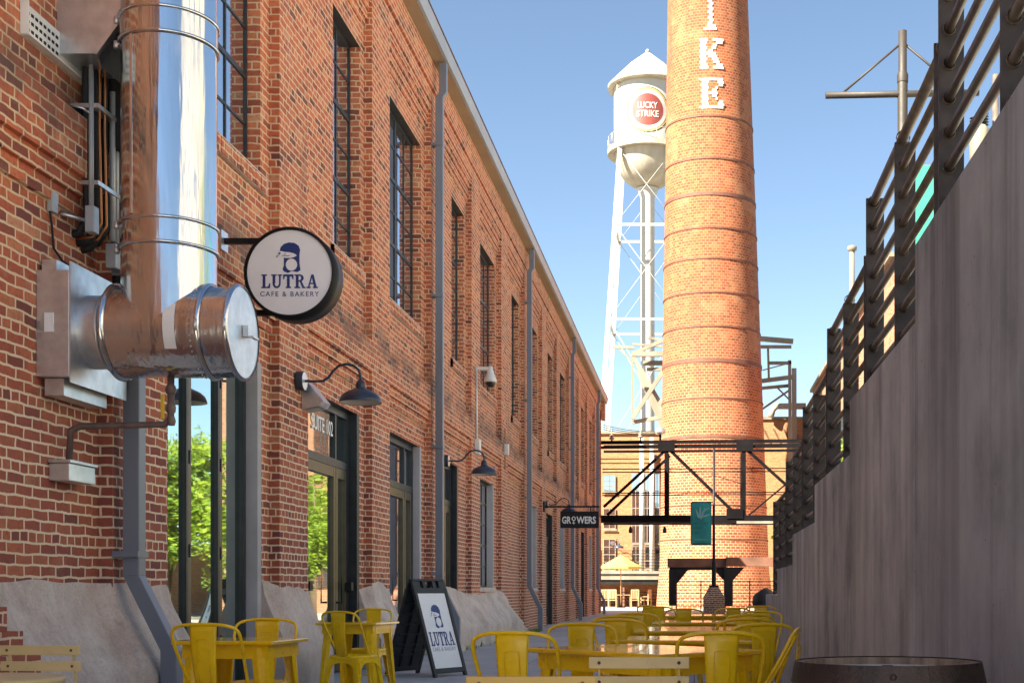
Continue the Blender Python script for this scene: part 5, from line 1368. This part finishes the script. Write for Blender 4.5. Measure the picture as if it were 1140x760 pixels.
def table(label, x, y, rz, w_, d_, legw=.055, group='yellow metal cafe tables'):
    t = thing('metal_table', label, 'table', (x, y, 0), group)
    t.rotation_euler = (0, 0, 0); c, s_ = math.cos(rz), math.sin(rz)
    def bx(m, x0, x1, y0, y1, z0, z1):
        vs = [Vector((x + px * c - py * s_, y + px * s_ + py * c, pz)) for pz in (z0, z1) for py in (y0, y1) for px in (x0, x1)]
        m.add(vs, [(0, 2, 3, 1), (4, 5, 7, 6), (0, 1, 5, 4), (2, 6, 7, 3), (0, 4, 6, 2), (1, 3, 7, 5)])
    m = MB(); bx(m, -w_ / 2, w_ / 2, -d_ / 2, d_ / 2, .716, .742); m.build('tabletop', 'yellow_top', t, .008)
    m = MB(); i_ = .05
    bx(m, -w_ / 2 + i_, w_ / 2 - i_, -d_ / 2 + i_, -d_ / 2 + i_ + .012, .63, .715); bx(m, -w_ / 2 + i_, w_ / 2 - i_, d_ / 2 - i_ - .012, d_ / 2 - i_, .63, .715)
    bx(m, -w_ / 2 + i_, -w_ / 2 + i_ + .012, -d_ / 2 + i_ + .013, d_ / 2 - i_ - .013, .63, .715); bx(m, w_ / 2 - i_ - .012, w_ / 2 - i_, -d_ / 2 + i_ + .013, d_ / 2 - i_ - .013, .63, .715)
    m.build('apron', 'yellow', t)
    for i in (-1, 1):
        for j in (-1, 1):
            a = Vector((i * (w_ / 2 - .06), j * (d_ / 2 - .06), .70)); b = Vector((i * (w_ / 2 - .02), j * (d_ / 2 - .02), 0.0)); vs = []
            for p, ww in ((a, .10), (a * .5 + b * .5, .075), (b, .042)):
                for qx, qy in ((-i * ww, 0), (-i * ww * .6, j * .010), (-i * ww * .15, j * .002), (0, -j * ww * .15), (i * .010, -j * ww * .6), (0, -j * ww)):
                    pp = p + Vector((qx, qy, 0)); vs.append(Vector((x + pp.x * c - pp.y * s_, y + pp.x * s_ + pp.y * c, pp.z)))
            m = MB(); m.add(vs, [(r_ * 6 + k, r_ * 6 + k + 1, r_ * 6 + k + 7, r_ * 6 + k + 6) for r_ in range(2) for k in range(5)])
            lg = m.build('leg', 'yellow', t); md = lg.modifiers.new('s', 'SOLIDIFY'); md.thickness = .004
    return t
table('largest yellow metal table, nearest in the central row, set cornerwise', -.27, 6.85, R(-46), 1.08, .76)
table('second yellow metal table of the central row from the front', -.02, 8.35, R(-8), .92, .75)
table('third yellow metal table of the central row, long glossy top', .0, 10.45, R(3), 1.0, 1.2)
table('fourth yellow metal table of the central row', .06, 12.9, R(-4), .9, .75)
table('fifth and farthest yellow metal table of the central row', .12, 16.3, R(3), 1.05, .8)
table('small yellow table against the wall by the glass doors, far left', -2.88, 8.18, R(-3), .64, .62)
table('small yellow table by the rendered plinth below the suite door', -3.33, 12.72, R(-8), .62, .62)

# ------------------------------------------------------------------ cream folding chairs and round table
def bistro(mat='cream'):
    t = thing('folding_chair', '', 'chair', (0, 0, 0), 'slatted folding bistro chairs')
    for i, z in enumerate((.770, .695)):
        K = 10; m = MB(); vs = []
        for k in range(K + 1):
            u = -1 + 2 * k / K; x = u * .195; y = -.205 - .012 * (1 - u * u) + (.770 - z) * .12; hw = .0225
            vs += [(x, y - .004, z - hw), (x, y + .004, z - hw), (x, y + .004, z + hw), (x, y - .004, z + hw)]
        fs = [(k * 4 + j, k * 4 + (j + 1) % 4, (k + 1) * 4 + (j + 1) % 4, (k + 1) * 4 + j) for k in range(K) for j in range(4)] + [(0, 3, 2, 1), (K * 4, K * 4 + 1, K * 4 + 2, K * 4 + 3)]
        m.add(vs, fs); sl_ = m.build('back_slat', mat, t, .002)
        r_ = MB()
        for sx in (-.155, .155): r_.lathe([(0, -.0025), (.006, -.0015), (.007, .0)], (sx, -.2135 + (.770 - z) * .12, z), 10, 'Y')
        build_parts(r_, 'rivet', 'rust', sl_)
    for s_ in (-1, 1):
        MB().beam((s_ * .155, -.196, .785), (s_ * .155, -.13, .40), .022, .006, (1, 0, 0)).beam((s_ * .155, -.13, .40), (s_ * .155, .20, .0), .022, .006, (1, 0, 0)).build('back_leg', mat, t)
        MB().beam((s_ * .175, .17, .44), (s_ * .175, -.22, .0), .022, .006, (1, 0, 0)).build('front_leg', mat, t)
        MB().beam((s_ * .165, -.17, .44), (s_ * .165, .19, .45), .006, .02).build('seat_rail', mat, t)
    for i in range(9): MB().box(-.18, .18, -.17 + i * .041, -.14 + i * .041, .452, .458).build('seat_slat', mat, t)
    return t
b0 = bistro(); b0.location = (-.215, 5.20, 0); b0['label'] = 'cream slatted folding chair in front of the nearest yellow table, back to the viewer'
dup(b0, (-3.07, 6.25, 0), R(-3), 'cream slatted folding chair at the lower left corner, back to the viewer')
b1 = bistro('tan'); b1.location = (-.50, 4.08, 0); b1['label'] = 'folding chair in shade-tinted tan at the bottom edge, only its top slat in view'; b1.rotation_euler = (0, 0, R(2))
rt = thing('round_table', 'small round cream bistro table at the lower left corner', 'table', (-2.56, 4.55, 0))
MB().lathe([(0, .742), (.29, .742), (.30, .738), (.30, .722), (.285, .718), (0, .718)], (-2.56, 4.55, 0), 48).build('tabletop', 'cream', rt)
MB().tube([(-2.56, 4.55, .03), (-2.56, 4.55, .72)], .025, 12).build('pedestal', 'cream', rt)
for k in range(3):
    a = k * 2.094; MB().tube([(-2.56, 4.55, .12), (-2.56 + .15 * math.cos(a), 4.55 + .15 * math.sin(a), .06), (-2.56 + .26 * math.cos(a), 4.55 + .26 * math.sin(a), .012)], .012, 8).build('foot', 'cream', rt)

# ------------------------------------------------------------------ barrel
bl = thing('oak_barrel', 'dark hooped wooden barrel with a grey top in the lower right corner', 'barrel', (.54, 3.62, 0))
c = (.545, 3.62, 0); hb_ = .85
bp2 = [(.255 + .065 * math.sin(math.pi * i / 16), .0 + hb_ * i / 16) for i in range(17)]
m = MB(); m.lathe(bp2, c, 48); m.lathe([(.262, hb_), (.236, hb_), (.232, hb_ - .035)], c, 48, smooth=False); m.build('staves', 'stave', bl)
m = MB(); m.disc((.545, 3.62, hb_ - .02), .235, 48, 'Z'); m.build('barrel_head', 'head', bl)
for z0, z1 in ((hb_ - .055, hb_ + .003), (.66, .70), (.15, .19), (0.003, .055)):
    def rr_(z): return .255 + .065 * math.sin(math.pi * z / hb_) if 0 < z < hb_ else .256
    m = MB(); m.lathe([(rr_(z0) + .001, z0), (rr_(z0) + .005, z0), (rr_(z1) + .005, z1), (rr_(z1) - .002, z1)], c, 48, smooth=False)
    m.lathe([(0, -.006), (.008, -.004), (.009, 0)], (.52, 3.62 - rr_((z0 + z1) / 2) - .005, (z0 + z1) / 2), 10, 'Y')
    m.build('hoop', 'hoop', bl)
MB().box(.505, .53, 3.42, 3.45, hb_ - .02, hb_ + .001).build('rim_clip', 'hoop', bl)

# ------------------------------------------------------------------ A-frame board
af = thing('sandwich_board', 'black plastic sandwich board with a white otter poster standing beside the brick wall', 'sandwich board', (-3.35, 15.95, 0))
u_ = Vector((.50, .866, 0)); n_ = Vector((.866, -.50, 0)); c0 = Vector((-3.33, 15.95, 0)); W2 = .30; HT = 1.13
def afp(side, u, h, t):    # side +1 front, -1 back ; u along the width, h up the slope 0..1, t outwards
    sp_ = .36 * (1 - h) + .035; z = HT * h
    nn = (n_ * side * HT + Vector((0, 0, .325))).normalized()
    return c0 + u_ * u + n_ * side * sp_ + Vector((0, 0, z)) + nn * t
def afbox(m, side, u0, u1, h0, h1, t0, t1):
    vs = [afp(side, u, h, t) for t in (t0, t1) for h in (h0, h1) for u in (u0, u1)]
    m.add(vs, [(0, 2, 3, 1), (4, 5, 7, 6), (0, 1, 5, 4), (2, 6, 7, 3), (0, 4, 6, 2), (1, 3, 7, 5)])
for side in (1, -1):
    m = MB()
    afbox(m, side, -W2, -W2 + .045, .0, .955, -.02, .02); afbox(m, side, W2 - .045, W2, .0, .955, -.02, .02)
    afbox(m, side, -W2 + .045, W2 - .045, .04, .09, -.018, .018); afbox(m, side, -W2 + .045, W2 - .045, .90, .955, -.018, .018)
    fr = m.build('side_frame', 'plastic', af, .004)
    m = MB(); afbox(m, side, -W2 + .046, W2 - .046, .09, .90, -.012, -.002)
    m.build('panel', 'plastic', fr)
    m = MB()
    for i in range(1, 3): afbox(m, side, -W2 + .2 * i - .012, -W2 + .2 * i + .012, .1, .89, -.03, -.0125)
    for i in range(1, 7): afbox(m, side, -W2 + .05, W2 - .05, .1 + i * .115, .118 + i * .115, -.028, -.0128)
    m.build('panel_ribs', 'plastic', fr)
    m = MB()
    for (a, b) in ((-W2, -.17), (-.12, -.06), (.0 + .06, .12), (.17, W2)): afbox(m, side, a, b, .955, 1.03, -.02, .015)
    afbox(m, side, -W2 + .01, W2 - .01, 1.031, 1.055, -.02, .015); m.build('handle_top', 'plastic', fr, .006)
    if side == 1:
        m = MB(); afbox(m, side, -W2 + .05, W2 - .05, .092, .898, .0, .006); m.build('poster', 'white_face', fr)
        ff = lambda u, v, t: afp(1, u, v, .0065 + t)
        mn, mw = MB(), MB()
        HS = 1 / 1.17
        otter(mn, mw, .125, lambda u, v, t: ff(u, .645 + v * HS * 1.25, t)); mn.build('otter_print', 'navy', fr); mw.build('otter_print_white', 'white_face', fr)
        m = MB(); serif_word(m, 'LUTRA', .43, .15, lambda u, v, t: ff(u, .405 + v, t)); m.build('name_print', 'navy', fr)
        m = MB(); text_mesh(m, 'CAFE & BAKERY', .42, .042, lambda u, v, t: ff(u, .295 + v, t), .002, 0, 1.2); m.build('small_print', 'grey_vinyl', fr)
MB().beam(afp(1, W2 - .02, .3, -.01), afp(-1, W2 - .02, .3, -.01), .02, .006).beam(afp(1, -W2 + .02, .3, -.01), afp(-1, -W2 + .02, .3, -.01), .02, .006).build('spreader', 'plastic', af)

# small weeds at the foot of the render skirt
wd = MB(); rr = random.Random(4); vs = []; fs = []
for i in range(420):
    y = rr.choice([rr.gauss(32.4, .25), rr.gauss(31.0, .3), rr.gauss(29.8, .4), rr.uniform(21, 33)]); x = -4.02 + rr.gauss(0, .05)
    h = rr.uniform(.03, .13); a = rr.uniform(0, 6.28); d = Vector((math.cos(a), math.sin(a), 0)) * .012; p = Vector((x, y, .002)); q_ = p + Vector((rr.gauss(0, .03), rr.gauss(0, .03), h))
    o = len(vs); vs += [p - d, p + d, q_]; fs.append((o, o + 1, o + 2))
wd.add(vs, fs); w_ = wd.build('weeds', 'hedge'); w_['kind'] = 'stuff'; w_['label'] = 'sparse green weeds along the foot of the render'; w_['category'] = 'weeds'
